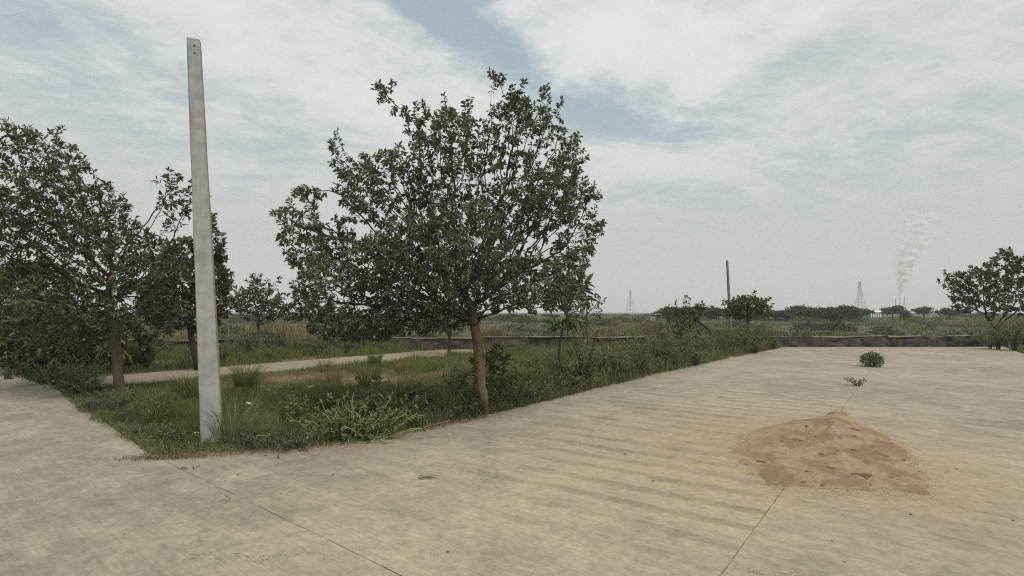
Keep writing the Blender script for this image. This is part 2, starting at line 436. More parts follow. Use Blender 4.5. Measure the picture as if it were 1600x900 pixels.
    h = nt.math('ADD', nt.math('MULTIPLY', fine, .5), nt.math('ADD', nt.math('MULTIPLY', brush, .35), nt.math('MULTIPLY', grain, .25)))
    principled(nt, c, .93, nt.bump(h, .8, .015), .15)
    return m
M['slab'] = slab_mat('concrete_slab', False); M['slab_ribbed'] = slab_mat('concrete_ribbed', True)
m, nt = new_mat('joint_dirt'); n = nt.noise(nt.objco(), 9, 5)
principled(nt, nt.mix(n, (.13, .115, .088), (.24, .21, .16)), .95); M['joint'] = m

m, nt = new_mat('plot_earth'); co = nt.objco()
n = nt.noise(co, .8, 6, .6, .5); n2 = nt.noise(co, 9, 6, .7)
c = nt.mix(nt.sstep(n2, .35, .65), (.085, .085, .038), (.14, .125, .065))
c = nt.mix(nt.sstep(n, .50, .68), c, nt.mix(n2, (.15, .10, .06), (.23, .16, .095)))
for (u_, v_, r_) in ((590, 592, 1.0), (450, 592, .9), (610, 640, .7), (545, 600, .6), (690, 585, .7), (925, 548, .8)):     # scraped reddish soil
    c0 = at(u_, v_); dd = nt.vmath('LENGTH', nt.vmath('SUBTRACT', co, (float(c0[0]), float(c0[1]), 0.0)), None, 1)
    c = nt.mix(nt.math('MULTIPLY', nt.sstep(nt.math('ADD', dd, nt.math('MULTIPLY', n, .9)), r_ + .5, r_ - .1), .8), c, nt.mix(n2, (.17, .11, .065), (.30, .205, .13)))
principled(nt, c, .95, nt.bump(n2, .8, .03), .1); M['plot'] = m
m, nt = new_mat('field_earth'); co = nt.objco()
n = nt.noise(co, .05, 6, .6, .5); n2 = nt.noise(co, 1.2, 7, .7); n3 = nt.noise(co, .35, 4)
c = nt.mix(nt.sstep(n2, .35, .65), (.055, .058, .034), (.10, .095, .060))
c = nt.mix(nt.math('MULTIPLY', nt.sstep(n, .48, .62), .6), c, (.145, .108, .07))
c = nt.mix(nt.math('MULTIPLY', nt.sstep(n3, .60, .72), .5), c, (.19, .175, .135))
principled(nt, c, .95, nt.bump(n2, .8, .1), .1); M['field'] = m
m, nt = new_mat('sand_red'); co = nt.objco()
n = nt.noise(co, 2.2, 6, .65, .3); n2 = nt.noise(co, 24, 6, .7); s_, t_ = nt.dot(co, (RD[0], RD[1], 0)), nt.dot(co, (QD[0], QD[1], 0))
damp = nt.math('MULTIPLY', nt.sstep(t_, 1.1, .4), nt.sstep(n, .42, .56))
c = nt.mix(nt.sstep(n2, .3, .7), (.27, .195, .125), (.37, .28, .185)); c = nt.mix(nt.math('MULTIPLY', damp, .8), c, (.21, .138, .083))
k = nt.math('ADD', .86, nt.math('MULTIPLY', n, .28)); c = nt.mix(1.0, c, nt.comb(k, k, k), 'MULTIPLY')
principled(nt, c, .95, nt.bump(n2, .8, .015), .1); M['sand'] = m
m, nt = new_mat('clod'); n = nt.noise(nt.objco(), 30, 5)
principled(nt, nt.mix(n, (.12, .075, .042), (.23, .15, .09)), .95); M['clod'] = m

def conc_mat(name, a, b, sc=6):
    m, nt = new_mat(name); co = nt.objco(); x, y, z = nt.sep(co)
    n = nt.noise(co, sc, 8, .68); g = nt.noise(co, 90, 3, .7)
    v = nt.noise(nt.comb(nt.math('MULTIPLY', x, 9), nt.math('MULTIPLY', y, 9), nt.math('MULTIPLY', z, .8)), 1.0, 6, .65)
    f = nt.math('ADD', nt.math('MULTIPLY', n, .5), nt.math('ADD', nt.math('MULTIPLY', v, .35), nt.math('MULTIPLY', g, .15)))
    c = nt.mix(nt.sstep(f, .34, .66), (*a, 1), (*b, 1))
    pit = nt.sstep(nt.noise(co, 34, 2), .70, .75); c = nt.mix(nt.math('MULTIPLY', pit, .5), c, (.10, .095, .085))
    h = nt.math('ADD', n, nt.math('MULTIPLY', g, .4))
    principled(nt, c, .9, nt.bump(h, .5, .008), .2); return m
M['pole'] = conc_mat('pole_concrete', (.235, .232, .218), (.375, .370, .350))
M['pole_far'] = conc_mat('pole_concrete_far', (.13, .13, .125), (.2, .2, .19))
M['wall_stone'] = conc_mat('wall_stone', (.024, .021, .017), (.105, .090, .072), 2.2)
M['coping'] = conc_mat('coping_concrete', (.115, .103, .085), (.22, .20, .165), 4)
m, nt = new_mat('hole'); principled(nt, (.015, .014, .013), .9); M['hole'] = m
m, nt = new_mat('rust_wire'); principled(nt, (.07, .055, .045), .6, metal=.4); M['wire'] = m
m, nt = new_mat('steel'); principled(nt, (.30, .31, .32), .5, metal=.3); M['steel'] = m
m, nt = new_mat('chimney'); principled(nt, (.16, .15, .15), .9); M['chimney'] = m
m, nt = new_mat('white_paint'); n = nt.noise(nt.objco(), 2, 4); principled(nt, nt.mix(n, (.6, .61, .6), (.78, .79, .79)), .6); M['white'] = m
m, nt = new_mat('blue_sheet'); principled(nt, (.05, .11, .17), .5); M['blue'] = m
m, nt = new_mat('grey_render'); n = nt.noise(nt.objco(), 1.2, 5); principled(nt, nt.mix(n, (.22, .21, .19), (.33, .32, .29)), .9); M['render'] = m
m, nt = new_mat('plastic_litter'); principled(nt, (.72, .72, .70), .5); M['litter'] = m
m, nt = new_mat('pebble'); n = nt.noise(nt.objco(), 40, 3); principled(nt, nt.mix(n, (.09, .08, .065), (.22, .2, .17)), .9); M['pebble'] = m
m, nt = new_mat('pale_pebble'); principled(nt, (.6, .58, .53), .9); M['pebble_pale'] = m

# ------------------------------------------------------------------ ground
def grid(xs, ys, zf):
    X, Y = np.meshgrid(xs, ys, indexing='ij'); V = np.stack([X, Y, zf(X, Y)], -1).reshape(-1, 3)
    a, b = len(xs), len(ys); i, j = np.meshgrid(np.arange(a - 1), np.arange(b - 1), indexing='ij')
    q = (i * b + j).ravel(); return V, np.stack([q, q + b, q + b + 1, q + 1], 1)
def geom(lo, hi, n):   # spacing that widens away from the camera
    k = np.linspace(-1, 1, n); return np.sign(k) * (np.abs(k) ** 3.2) * hi
def zfield(X, Y):
    D = np.hypot(X, Y); far = np.clip((Y - 27) / 40, 0, 1)
    return -.10 + far * (fbm(X / 14, Y / 14, 3) - .45) * .9 * np.clip(1 - (D - 120) / 100, 0, 1)
V, F = grid(geom(-3000, 3000, 140), geom(-3000, 3000, 140), zfield)
tag(link('ground', mesh('ground', V, [F], M['field'], smooth=True)), 'flat dry scrubland reaching to the hazy horizon', 'ground', kind='structure')

def plot_edge_t(s):      # right-hand edge of the planted plot, along the wide road
    return 5.36 + .66 * np.exp(-np.maximum(s - 3.1, 0) / 1.2) + .85 * np.maximum(3.1 - s, 0) - .10 * np.clip((s - 12) / 6, 0, 1) - .5 * np.clip((s - 18) / 10, 0, 1)
def plot_edge_s(t):      # left-hand edge, along the side road
    return 2.12 + np.clip((t - 7.2) / 9, 0, 1) * .65
def in_plot(x, y, pad=0.0):
    s = x * RD[0] + y * RD[1]; t = x * QD[0] + y * QD[1]
    wob = (fbm(s * 1.7, t * 1.7, 9) - .47) * .5
    return (t > plot_edge_t(s) + pad + wob * .35) & (s > plot_edge_s(t) + pad + wob * .6) & ((t < 14.0) | (t > 16.55)) & (y < 24.2 - .01 * x)
def plot_z(x, y):
    s = x * RD[0] + y * RD[1]; t = x * QD[0] + y * QD[1]
    e = np.minimum(np.minimum(t - plot_edge_t(s) - .02, s - plot_edge_s(t) - .02), np.where(t < 15.2, 14.1 - t, t - 16.4)); k = np.clip(e / .7, 0, 1)
    return -.03 + k * (.025 + .10 * (fbm(x * .8, y * .8, 5) - .4) + .05 * (fbm(x * 3, y * 3, 8) - .45))
ss = np.arange(1.9, 31, .14); tt = np.arange(4.7, 30, .14)
S, T = np.meshgrid(ss, tt, indexing='ij'); X = S * RD[0] + T * QD[0]; Y = S * RD[1] + T * QD[1]
Z = plot_z(X, Y); a, b = len(ss), len(tt); i, j = np.meshgrid(np.arange(a - 1), np.arange(b - 1), indexing='ij'); q = (i * b + j).ravel()
F = np.stack([q, q + b, q + b + 1, q + 1], 1); V = np.stack([X, Y, Z], -1).reshape(-1, 3)
cen = V[F].mean(1); F = F[(cen[:, 1] < 25.0)]
tag(link('plot_ground', mesh('plot_ground', V, [F], M['plot'], smooth=True)), 'weedy earth plot between the concrete roads', 'ground', kind='structure')

# ------------------------------------------------------------------ roads: slabs with recessed joints
def slab(name, parent, s0, s1, t0, t1, m, ds=.12, dt=.3, rib=False, clip=False, wob=(1, 1, 1, 1), seed=0, fillet=False, side_edge=False):
    ns = max(2, int((s1 - s0) / ds)); ntt = max(2, int((t1 - t0) / dt)); rg = np.random.default_rng(seed)
    s = np.linspace(s0, s1, ns + 1); t = np.linspace(t0, t1, ntt + 1); S, T = np.meshgrid(s, t, indexing='ij'); S = S.copy(); T = T.copy()
    if clip:
        end = (24.55 - .616 * t) / .788; S = s0 + (S - s0) * ((end - s0) / (s1 - s0))[None, :]
    if side_edge: S = s0 + (S - s0) * np.where(T > 6.9, (plot_edge_s(T) + .06 - s0) / (s1 - s0), 1.0)
    if fillet: T = t0 + (T - t0) * ((plot_edge_t(S) + .12 - t0) / (t1 - t0))
    je = lambda n, k: (fbm(np.arange(n) * .9, np.full(n, 3.3), seed + k) - .47) * .016
    T[:, 0] += je(ns + 1, 1) * wob[2]; T[:, -1] += je(ns + 1, 2) * wob[3]; S[0] += je(ntt + 1, 3) * wob[0]; S[-1] += je(ntt + 1, 4) * wob[1]
    X = S * RD[0] + T * QD[0]; Y = S * RD[1] + T * QD[1]
    Zt = (fbm(X * .7, Y * .7, 31) - .47) * .014
    if rib:
        zn = np.clip((T - t0) / .35, 0, 1) * np.clip((S - 2.7) / 1.5, 0, 1) * np.clip((15.5 - S) / 4.5, 0, 1)
        Zt = Zt + zn * .007 * np.sin((S + .10 * T + .12 * fbm(X * .9, Y * .9, 2)) * 2 * math.pi / .40)
    top = np.stack([X, Y, Zt], -1).reshape(-1, 3); a, b = ns + 1, ntt + 1
    i, j = np.meshgrid(np.arange(ns), np.arange(ntt), indexing='ij'); q = (i * b + j).ravel()
    F = [np.stack([q, q + b, q + b + 1, q + 1], 1)]
    ring = np.concatenate([np.arange(b - 1, 0, -1), np.arange(0, a - 1) * b, (a - 1) * b + np.arange(b - 1), np.arange(a - 1, 0, -1) * b + b - 1])
    skirt = top[ring].copy(); skirt[:, 2] = -.16; n0 = len(top); k = np.arange(len(ring)); k2 = (k + 1) % len(ring)
    F.append(np.stack([ring[k], ring[k2], n0 + k2, n0 + k], 1))
    return link(name, mesh(name, np.concatenate([top, skirt]), F, m, smooth=False), parent)
G = .0032
wide = empty('wide_road', (0, 0, 0)); tag(wide, 'wide two lane concrete road with ribbed surface running to the low wall', 'road', kind='structure')
g_ = Geo(); 
for (s0, s1, t0, t1) in ((2.0, 31.0, -3.3, 5.4),):
    A = [xy(s0, t0), xy((24.4 - .616 * t0) / .788, t0), xy((24.4 - .616 * t1) / .788, t1), xy(s0, t1)]
    g_.add([(p[0], p[1], -.011) for p in A], [(0, 1, 2, 3)])
link('joint_filler', g_.build('joint_filler', M['joint']), wide)
slab('slab', wide, 2.17 + G, 31, 1.0 + G, 5.5, M['slab_ribbed'], .05, .22, True, True, (1, 0, 1, 3), 11)
slab('slab', wide, 2.17 + G, 5.8 - G, -3.4, 1.0 - G, M['slab'], .08, .22, False, False, (1, 1, 1, 1), 12)
slab('slab', wide, 5.8 + G, 15.2 - G, -3.4, 1.0 - G, M['slab'], .08, .22, False, False, (1, 1, 1, 1), 13)
slab('slab', wide, 15.2 + G, 31, -3.4, 1.0 - G, M['slab'], .12, .22, False, True, (1, 0, 1, 1), 14)
side = empty('side_road', (0, 0, 0)); tag(side, 'concrete side road passing the corner of the plot on the left', 'road', kind='structure')
# the small fillet of concrete between the roads and the rounded corner of the plot
slab('slab', side, 2.17 + G, 5.2, 5.5 + .012, 6.9, M['slab'], .06, .1, False, False, (1, 0, 1, 4), 22, True)
slab('slab', side, -7.0, 2.17 - G, -12, 15.0, M['slab'], .12, .15, False, False, (1, 1, 1, 1), 23, False, True)
slab('slab', side, -7.0, 2.78, 15.0 + 2 * G, 60, M['slab'], .3, .6, False, False, (1, 1, 1, 1), 24)
back = empty('back_road', (0, 0, 0)); tag(back, 'narrow pale concrete lane behind the plot', 'road', kind='structure')
slab('slab', back, 2.80, 12.0 - G, 13.95, 16.55, M['slab'], .2, .3, False, False, (0, 1, 2, 2), 26)
slab('slab', back, 12.0 + G, 19.2, 13.95, 16.55, M['slab'], .2, .3, False, False, (1, 2, 2, 2), 27)

# ------------------------------------------------------------------ the leaning concrete pole
def tapered_post(name, base, top, w0, w1, d0, d1, yaw, m, parent, bury=.25):
    base, top = np.array(base, float), np.array(top, float); n = 14
    cx, sx = math.cos(yaw), math.sin(yaw); R = np.array([[cx, -sx], [sx, cx]])
    rows = []; ax = (top - base) / np.linalg.norm(top - base)
    for k in range(n + 1):
        f = k / n; c = base + (top - base) * f - ax * bury * (1 - f); ww = w0 + (w1 - w0) * f; dd = d0 + (d1 - d0) * f; ch = .012
        prof = [(-ww / 2 + ch, -dd / 2), (ww / 2 - ch, -dd / 2), (ww / 2, -dd / 2 + ch), (ww / 2, dd / 2 - ch), (ww / 2 - ch, dd / 2), (-ww / 2 + ch, dd / 2), (-ww / 2, dd / 2 - ch), (-ww / 2, -dd / 2 + ch)]
        p = np.array(prof) + RNG.normal(size=(8, 2)) * .0016
        p = p @ R.T; rows.append(np.column_stack([c[0] + p[:, 0], c[1] + p[:, 1], np.full(8, c[2])]))
    V = np.concatenate(rows); i = np.arange(8); j = (i + 1) % 8
    F = np.concatenate([np.stack([i, j, j + 8, i + 8], 1) + 8 * k for k in range(n)])
    b = n * 8; cap = np.array([[b, b + 1, b + 2, b + 3], [b, b + 3, b + 4, b + 7], [b + 4, b + 5, b + 6, b + 7]])
    return link(name, mesh(name, V, [F, cap], m), parent)
pb = at(332, 690); ptp = pt(303, 63, pb[1] + .05)
pole = empty('concrete_pole', (0, 0, 0))
tag(pole, 'tall tapering grey concrete pole leaning left at the grassy corner', 'pole')
yaw = math.atan2(-pb[0], pb[1]) - R_(9)
tapered_post('pole_shaft', pb, ptp, .245, .150, .16, .115, yaw, M['pole'], pole)
ax = (ptp - pb) / np.linalg.norm(ptp - pb); fx = np.array([math.cos(yaw), math.sin(yaw), 0]); fy = np.array([math.sin(yaw), -math.cos(yaw), 0])
for dz_ in (.105, .205):                                     # bolt holes near the top
    c = ptp - ax * dz_ + fx * .012 + fy * (.0565)
    g_ = Geo(); th = np.arange(10) * 2 * math.pi / 10
    ring = [c + fx * .013 * math.cos(k) + ax * .012 * math.sin(k) + fy * .003 for k in th]; ring2 = [c + fx * .017 * math.cos(k) + ax * .016 * math.sin(k) for k in th]
    g_.add(ring + ring2 + [c + fy * .0032], [(k, (k + 1) % 10, 10 + (k + 1) % 10, 10 + k) for k in range(10)], [(k, (k + 1) % 10, 20) for k in range(10)])
    link('bolt_hole', g_.build('bolt_hole', M['hole']), pole)
c = pt(296, 168, pb[1] + .02); g_ = Geo()
path_tube(g_, [c + fx * (.035 + .03 * math.cos(k)) * 1.0 + ax * .03 * math.sin(k) + fy * .01 * math.sin(2 * k) for k in np.linspace(.3, 5.9, 14)] + [c + fx * .07 - ax * .09 + fy * .07], [.0028] * 15, 5)
link('wire_loop', g_.build('wire_loop', M['wire']), pole)

fb = at(1143, 535); ft = pt(1136, 407, fb[1])
o = empty('concrete_pole', (0, 0, 0)); tag(o, 'thin dark concrete pole rising behind the flat topped little tree', 'pole')
tapered_post('pole_shaft', fb, ft, .15, .10, .12, .09, .2, M['pole_far'], o)

# short post stump at the far end of the side road
c = at(12, 592); g_ = Geo(); 
path_tube(g_, [c + (0, 0, -.1), c + (0, 0, .1), c + (.01, 0, .26)], [.07, .068, .06], 7)
o = link('post_stump', g_.build('post_stump', M['bark_dark'], c), None, c); tag(o, 'short dark stump of a post at the end of the side road', 'post')

# ------------------------------------------------------------------ trees
def grow(trunk, attr, step=.16, di=1.2, dk=.26, iters=140, trop=(0, 0, .12), seed=0, jitter=.25):
    """space colonisation: returns node positions and parent indices"""
    rng = np.random.default_rng(seed)
    trunk = np.asarray(trunk, float); pos = [p for p in trunk]; par = [-1] + list(range(len(trunk) - 1))
    attr = np.asarray(attr, float); alive = np.ones(len(attr), bool)
    P = np.array(pos); Dm = np.full(len(attr), 1e9); Ix = np.zeros(len(attr), int)
    def upd(newP, base):
        nonlocal Dm, Ix
        d2 = ((attr[:, None, :] - newP[None]) ** 2).sum(-1); k = d2.argmin(1); dd = np.sqrt(d2[np.arange(len(attr)), k])
        better = dd < Dm; Dm = np.where(better, dd, Dm); Ix = np.where(better, k + base, Ix)
    upd(P, 0); trop = np.array(trop); seen = set()
    for it in range(iters):
        act = alive & (Dm < di)
        if not act.any():
            if not alive.any(): break
            k = np.where(alive)[0][Dm[alive].argmin()]; act = np.zeros_like(alive); act[k] = True
        idx = Ix[act]; v = norm(attr[act] - P[idx]); acc = np.zeros_like(P); np.add.at(acc, idx, v)
        src = np.unique(idx); dirs = norm(norm(acc[src]) + trop + jitter * rng.normal(size=(len(src), 3)) * .6)
        new = P[src] + dirs * step
        keep = []
        for q, s_ in enumerate(src):
            key = (int(s_),) + tuple(np.round(norm(acc[s_:s_ + 1])[0] * 12).astype(int))
            if key in seen: alive[act & (Ix == s_)] = False; continue
            seen.add(key); keep.append(q)
        if not keep: continue
        new = new[keep]; base = len(P); P = np.concatenate([P, new]); par += list(src[keep])
        upd(new, base); alive &= Dm > dk
    return P, np.array(par)

def pipe(P, par, r_tip, r_base):
    n = len(P); tips = np.zeros(n); kids = np.zeros(n, int)
    for k in range(1, n): kids[par[k]] += 1
    cnt = np.where(kids == 0, 1.0, 0.0)
    for k in range(n - 1, 0, -1): cnt[par[k]] += cnt[k]
    p = math.log(max(cnt[0], 2)) / math.log(r_base / r_tip)
    r = r_tip * np.maximum(cnt, 1) ** (1 / p)
    h = np.zeros(n)
    for k in range(n - 1, 0, -1): h[par[k]] = max(h[par[k]], h[k] + 1)
    return r, h, kids

def blobs(spec, Y, seed=0, ky=1.0, scale=4.0):
    """attractor points in ellipsoids: (u, v, ru, rv, count[, depth shift, depth radius])"""
    rng = np.random.default_rng(seed); out = []
    px = Y / FPX
    for b in spec:
        u, v, ru, rv, n = b[:5]; dy = b[5] if len(b) > 5 else 0.0; ry = b[6] if len(b) > 6 else max(ru, rv) * px * ky
        n = int(n * scale); q = norm(rng.normal(size=(n, 3))) * rng.random((n, 1)) ** (1 / 2.6)
        for k in q:
            yy = Y + dy + k[1] * ry; c = pt(u, v, Y + dy)
            out.append((c[0] + k[0] * ru * px, yy, c[2] - k[2] * rv * px))
    return np.array(out)

def make_tree(name, label, cat, trunk, attr, r_base, bark, leaf, L, per, step=.16, dk=.26, di=1.3, tipk=5, seed=0, r_tip=.004, droop=.25,
              group=None, wl=.46, sides=6, shoots=None, leafparts=0, parts_mesh=None, trop=(0, 0, .12), jitter=.25, whorl=False):
    rng = np.random.default_rng(seed + 100)
    base = np.array(trunk[0], float)
    tr = smooth_path(trunk, 5); tr[1:-1] += rng.normal(size=(len(tr) - 2, 3)) * r_base * .12
    nA = len(tr)
    P, par = grow(tr, attr, step, di, dk, 150, trop, seed, jitter)
    shoot_n = len(P)
    if shoots:
        ns_, slen = shoots; kids0 = np.bincount(par[1:], minlength=len(P)); tips = np.where(kids0 == 0)[0]; cen = attr.mean(0)
        out = P[tips] - cen; score = np.linalg.norm(out, axis=1) * rng.uniform(.7, 1.1, len(tips)) + .5 * out[:, 2]; pick = tips[np.argsort(-score)[:ns_ * 2:2]]
        for q in pick:
            dirn = norm(P[q] - P[par[q]]) + norm(P[q] - cen) * .5 + np.array([0, 0, .9]) + rng.normal(size=3) * .25; dirn = norm(dirn); m_ = int(rng.uniform(.4, 1.0) * slen / (step * .8)); pr = q
            for _ in range(max(m_, 2)):
                dirn = norm(dirn + rng.normal(size=3) * .12 + np.array([0, 0, .03])); P = np.concatenate([P, (P[pr] + dirn * step * .8)[None]]); par = np.append(par, pr); pr = len(P) - 1
    r, h, kids = pipe(P, par, r_tip, r_base)
    r[:nA] = np.maximum(r[:nA], np.linspace(r_base, r[nA - 1], nA)); r[0] *= 1.35; r[1] *= 1.12
    root = empty(name, base); tag(root, label, cat, group)
    # trunk and limbs
    gt = Geo(); path_tube(gt, tr, r[:nA], 12, wob=.05, rng=rng, cap=False)
    k = np.arange(nA, len(P)); big = k[r[k] > .011]; small = k[r[k] <= .011]
    gb = Geo(); tubes(gb, P[par[big]], P[big], np.minimum(r[par[big]], r[big] * 1.35), r[big], sides)
    tubes(gb, P[par[small]], P[small], np.minimum(r[par[small]], r[small] * 1.3), r[small], 3)
    link('trunk', gt.build('trunk', bark, base, True), root)
    if gb.n: link('branches', gb.build('branches', M['bark_dark'] if bark != M['bark_grey'] else bark, base, True), root)
    # foliage on the thin twigs
    if DEBUG: print('TREE', label[:40], len(P), int((h < tipk).sum()))
    tw = k[(h[k] < tipk) | (k >= shoot_n)]
    if len(tw) == 0: tw = k
    A = norm(P[tw] - P[par[tw]])
    rep = per; n = len(tw)
    cnt = rng.poisson(rep, n) + (h[tw] == 0) * 4
    src = np.repeat(np.arange(n), cnt); f = rng.random(len(src))[:, None]
    pos = P[par[tw]][src] * (1 - f) + P[tw][src] * f
    tw_ax = A[src]; rd = norm(np.cross(tw_ax, rng.normal(size=(len(src), 3))))
    ax_ = norm(tw_ax * (.25 + .7 * rng.random((len(src), 1))) + rd * .85 + np.array([0, 0, -droop]) + rng.normal(size=(len(src), 3)) * .18)
    nr = norm(np.array([0, 0, .75]) + rng.normal(size=(len(src), 3)) * .55)
    bad = np.abs((ax_ * nr).sum(1)) > .95; nr[bad] = norm(nr[bad] + np.array([.7, .3, 0]))
    LL = L * (.55 + .75 * rng.random(len(src))); pos = pos + ax_ * .012
    WW = LL * (wl * (.8 + .4 * rng.random(len(src))))
    clump = vnoise(pos[:, 0] * 2.3 + 50, pos[:, 2] * 2.3 + pos[:, 1], seed); rv = np.clip(.55 * rng.random(len(src)) + .45 * clump, 0, 1)
    own = np.zeros(len(src), bool)
    if leafparts:
        c0 = np.array([0, 0, CAM_H]); dist = np.linalg.norm(pos - c0, axis=1) - .3 * np.linalg.norm(pos - attr.mean(0), axis=1) - 2.5 * LL
        own[np.argsort(dist)[:leafparts]] = True
    gl = Geo(); q = ~own
    leaves(gl, pos[q], ax_[q], nr[q], LL[q], WW[q], rng, r=rv[q])
    if gl.n:
        cr = link('crown', gl.build('crown', leaf, base), root); cr['kind'] = 'stuff'
    if leafparts:
        variants = []
        for vi in range(5):
            g_ = Geo(); leaves(g_, np.zeros((1, 3)), np.array([[0, 1., 0]]), np.array([[0, 0, 1.]]), 1.0, wl, rng, .18 + .05 * vi, .08 + .06 * vi, r=np.array([vi / 5 + .1]))
            variants.append(g_.build('leaf', leaf))
        from mathutils import Matrix
        for z in np.where(own)[0]:
            a_ = ax_[z]; s_ = np.cross(a_, nr[z]); s_ /= np.linalg.norm(s_); n_ = np.cross(s_, a_)
            o = bpy.data.objects.new('leaf', variants[z % 5]); COL.objects.link(o); o.parent = root
            mt = Matrix(((s_[0], a_[0], n_[0], 0), (s_[1], a_[1], n_[1], 0), (s_[2], a_[2], n_[2], 0), (0, 0, 0, 1)))
            o.matrix_local = Matrix.Translation(Vector(pos[z] - base)) @ mt @ Matrix.Scale(LL[z], 4)
    return root

# main tree ------------------------------------------------------------
Y = at(757, 652)[1]
mb = at(757, 652, -.03)
mb = mb + (-.03, .10, 0)
trunk = [mb, pt(755, 620, Y), pt(750, 570, Y + .02), pt(742, 510, Y + .03), pt(733, 470, Y + .05)]
spec = [(690, 425, 165, 95, 640, 0, 1.5), (560, 445, 105, 75, 300, -.1, 1.0), (500, 385, 70, 62, 150, 0, .7), (445, 335, 26, 18, 14, 0, .3), (480, 305, 35, 25, 22, .1, .3), (600, 300, 85, 70, 150, .1, .9),
        (523, 235, 13, 42, 14, 0, .15), (548, 265, 30, 30, 14, .1, .3), (598, 145, 22, 24, 14, .2, .25), (630, 175, 25, 22, 10, .2, .25), (660, 200, 36, 32, 26, .1, .4), (655, 260, 60, 50, 50, 0, .7), (720, 250, 90, 75, 150, 0, 1.0), (705, 195, 45, 35, 34, .1, .5),
        (805, 210, 55, 75, 100, .1, .7), (772, 128, 12, 26, 12, .1, .2), (800, 165, 24, 24, 16, .1, .25), (850, 195, 36, 45, 36, 0, .4), (890, 240, 24, 42, 22, 0, .3),
        (860, 310, 68, 80, 230, 0, 1.0), (800, 330, 60, 60, 130, 0, .9), (700, 330, 90, 60, 120, .2, .9), (922, 310, 26, 24, 20, 0, .3), (930, 355, 20, 28, 18, 0, .3), (895, 400, 40, 42, 60, 0, .6), (830, 440, 95, 58, 280, -.1, 1.1), (640, 492, 125, 36, 260, -.2, 1.0),
        (560, 512, 80, 28, 170, -.2, .9), (505, 490, 36, 26, 50, -.2, .5), (485, 465, 36, 30, 40, -.1, .4), (460, 490, 22, 14, 16, -.1, .3), (700, 400, 120, 90, 260, -1.0, .7), (880, 470, 45, 22, 50, 0, .5)]
spec = [(u, v, ru * .93, rv * .93, n, *x) for (u, v, ru, rv, n, *x) in spec]
attr = blobs(spec, Y + .05, 3, 1.0, 3.4)
make_tree('fig_tree', 'big broad leaved tree with a tan trunk standing at the edge of the wide road', 'tree', trunk, attr, .074, M['bark_tan'], M['leaf_fig'],
            .070, 7.6, step=.08, dk=.105, di=.9, tipk=5, seed=5, droop=.28, shoots=(46, .30), leafparts=300, wl=.50)

# left tree with the broken limb --------------------------------------------------
Y = at(188, 620)[1]; b = at(188, 622, -.04)
trunk = [b, pt(184, 580, Y), pt(178, 520, Y), pt(171, 470, Y), pt(171, 440, Y)]
spec = [(60, 260, 48, 55, 170, 0, .8), (28, 215, 20, 16, 12, 0, .3), (110, 250, 30, 25, 25, 0, .4), (100, 330, 85, 72, 360, 0, 1.2), (25, 370, 60, 80, 290, 0, 1.1), (185, 330, 22, 22, 20, 0, .3), (170, 385, 70, 55, 210, 0, .9), (215, 420, 80, 52, 130, -.1, .9),
        (258, 385, 26, 30, 26, 0, .3), (275, 320, 26, 45, 44, 0, .35), (262, 285, 22, 14, 12, 0, .2), (150, 475, 120, 52, 330, 0, 1.3), (55, 470, 65, 70, 170, 0, 1.0), (240, 490, 50, 45, 70, .2, .7), (110, 530, 50, 20, 20, -.2, .7)]
tr_left = make_tree('roadside_tree', 'dark leafy tree with a freshly broken limb beside the side road', 'tree', trunk, blobs(spec, Y, 11), .088, M['bark_olive'], M['leaf_dark'],
                    .092, 5.0, step=.10, dk=.13, di=1.1, tipk=5, seed=9, droop=.2, shoots=(26, .4), leafparts=200, wl=.44)
g_ = Geo(); p0 = pt(171, 447, Y); p1 = pt(173, 438, Y - .05); p2 = pt(181, 431, Y - .10)
path_tube(g_, [p0, p1 + (0, -.03, 0), p2 + (0, -.04, .0)], [.05, .062, .035], 9, wob=.12)
o = link('broken_limb', g_.build('broken_limb', M['raw_wood'], b, True), tr_left, (0, 0, 0)); o['label'] = 'pale orange wood of the snapped limb'

# trees behind it
Y = at(308, 580)[1]; b = at(309, 580, -.04)
spec = [(300, 440, 55, 70, 240, 0, 1.1), (328, 395, 24, 42, 60, 0, .5), (265, 470, 45, 45, 90, 0, .9), (338, 440, 20, 42, 50, 0, .5), (310, 490, 45, 30, 70, 0, .8), (345, 475, 16, 22, 20, 0, .4), (240, 430, 40, 40, 60, .3, .8)]
make_tree('roadside_tree', 'dense dark tree whose slanting trunk shows just left of the concrete pole', 'tree', [b, pt(305, 555, Y), pt(298, 520, Y), pt(296, 490, Y)], blobs(spec, Y, 12), .075, M['bark_dark'], M['leaf_dark'],
          .15, 7, step=.12, dk=.16, di=1.3, tipk=5, seed=19, shoots=(16, .5), wl=.5)
Y = 14.2; b = np.array([*pt(50, 560, Y)[:2], -.05])
spec = [(35, 500, 62, 62, 190, 0, 1.3), (95, 520, 72, 55, 180, 0, 1.2), (-50, 480, 60, 90, 140, 0, 1.3), (-20, 540, 60, 30, 50, 0, 1.0), (60, 560, 50, 16, 40, -.3, .9), (140, 535, 45, 30, 40, -.2, .8), (60, 440, 60, 40, 70, .2, .9), (200, 540, 40, 40, 50, .2, .7)]
make_tree('roadside_tree', 'low spreading olive green tree at the far left edge drooping over the side road', 'tree', [b, pt(51, 545, Y), pt(52, 520, Y)], blobs(spec, Y, 13), .10, M['bark_dark'], M['leaf_olive'],
          .15, 6, step=.12, dk=.16, di=1.3, tipk=5, seed=29, shoots=(16, .5), wl=.5)
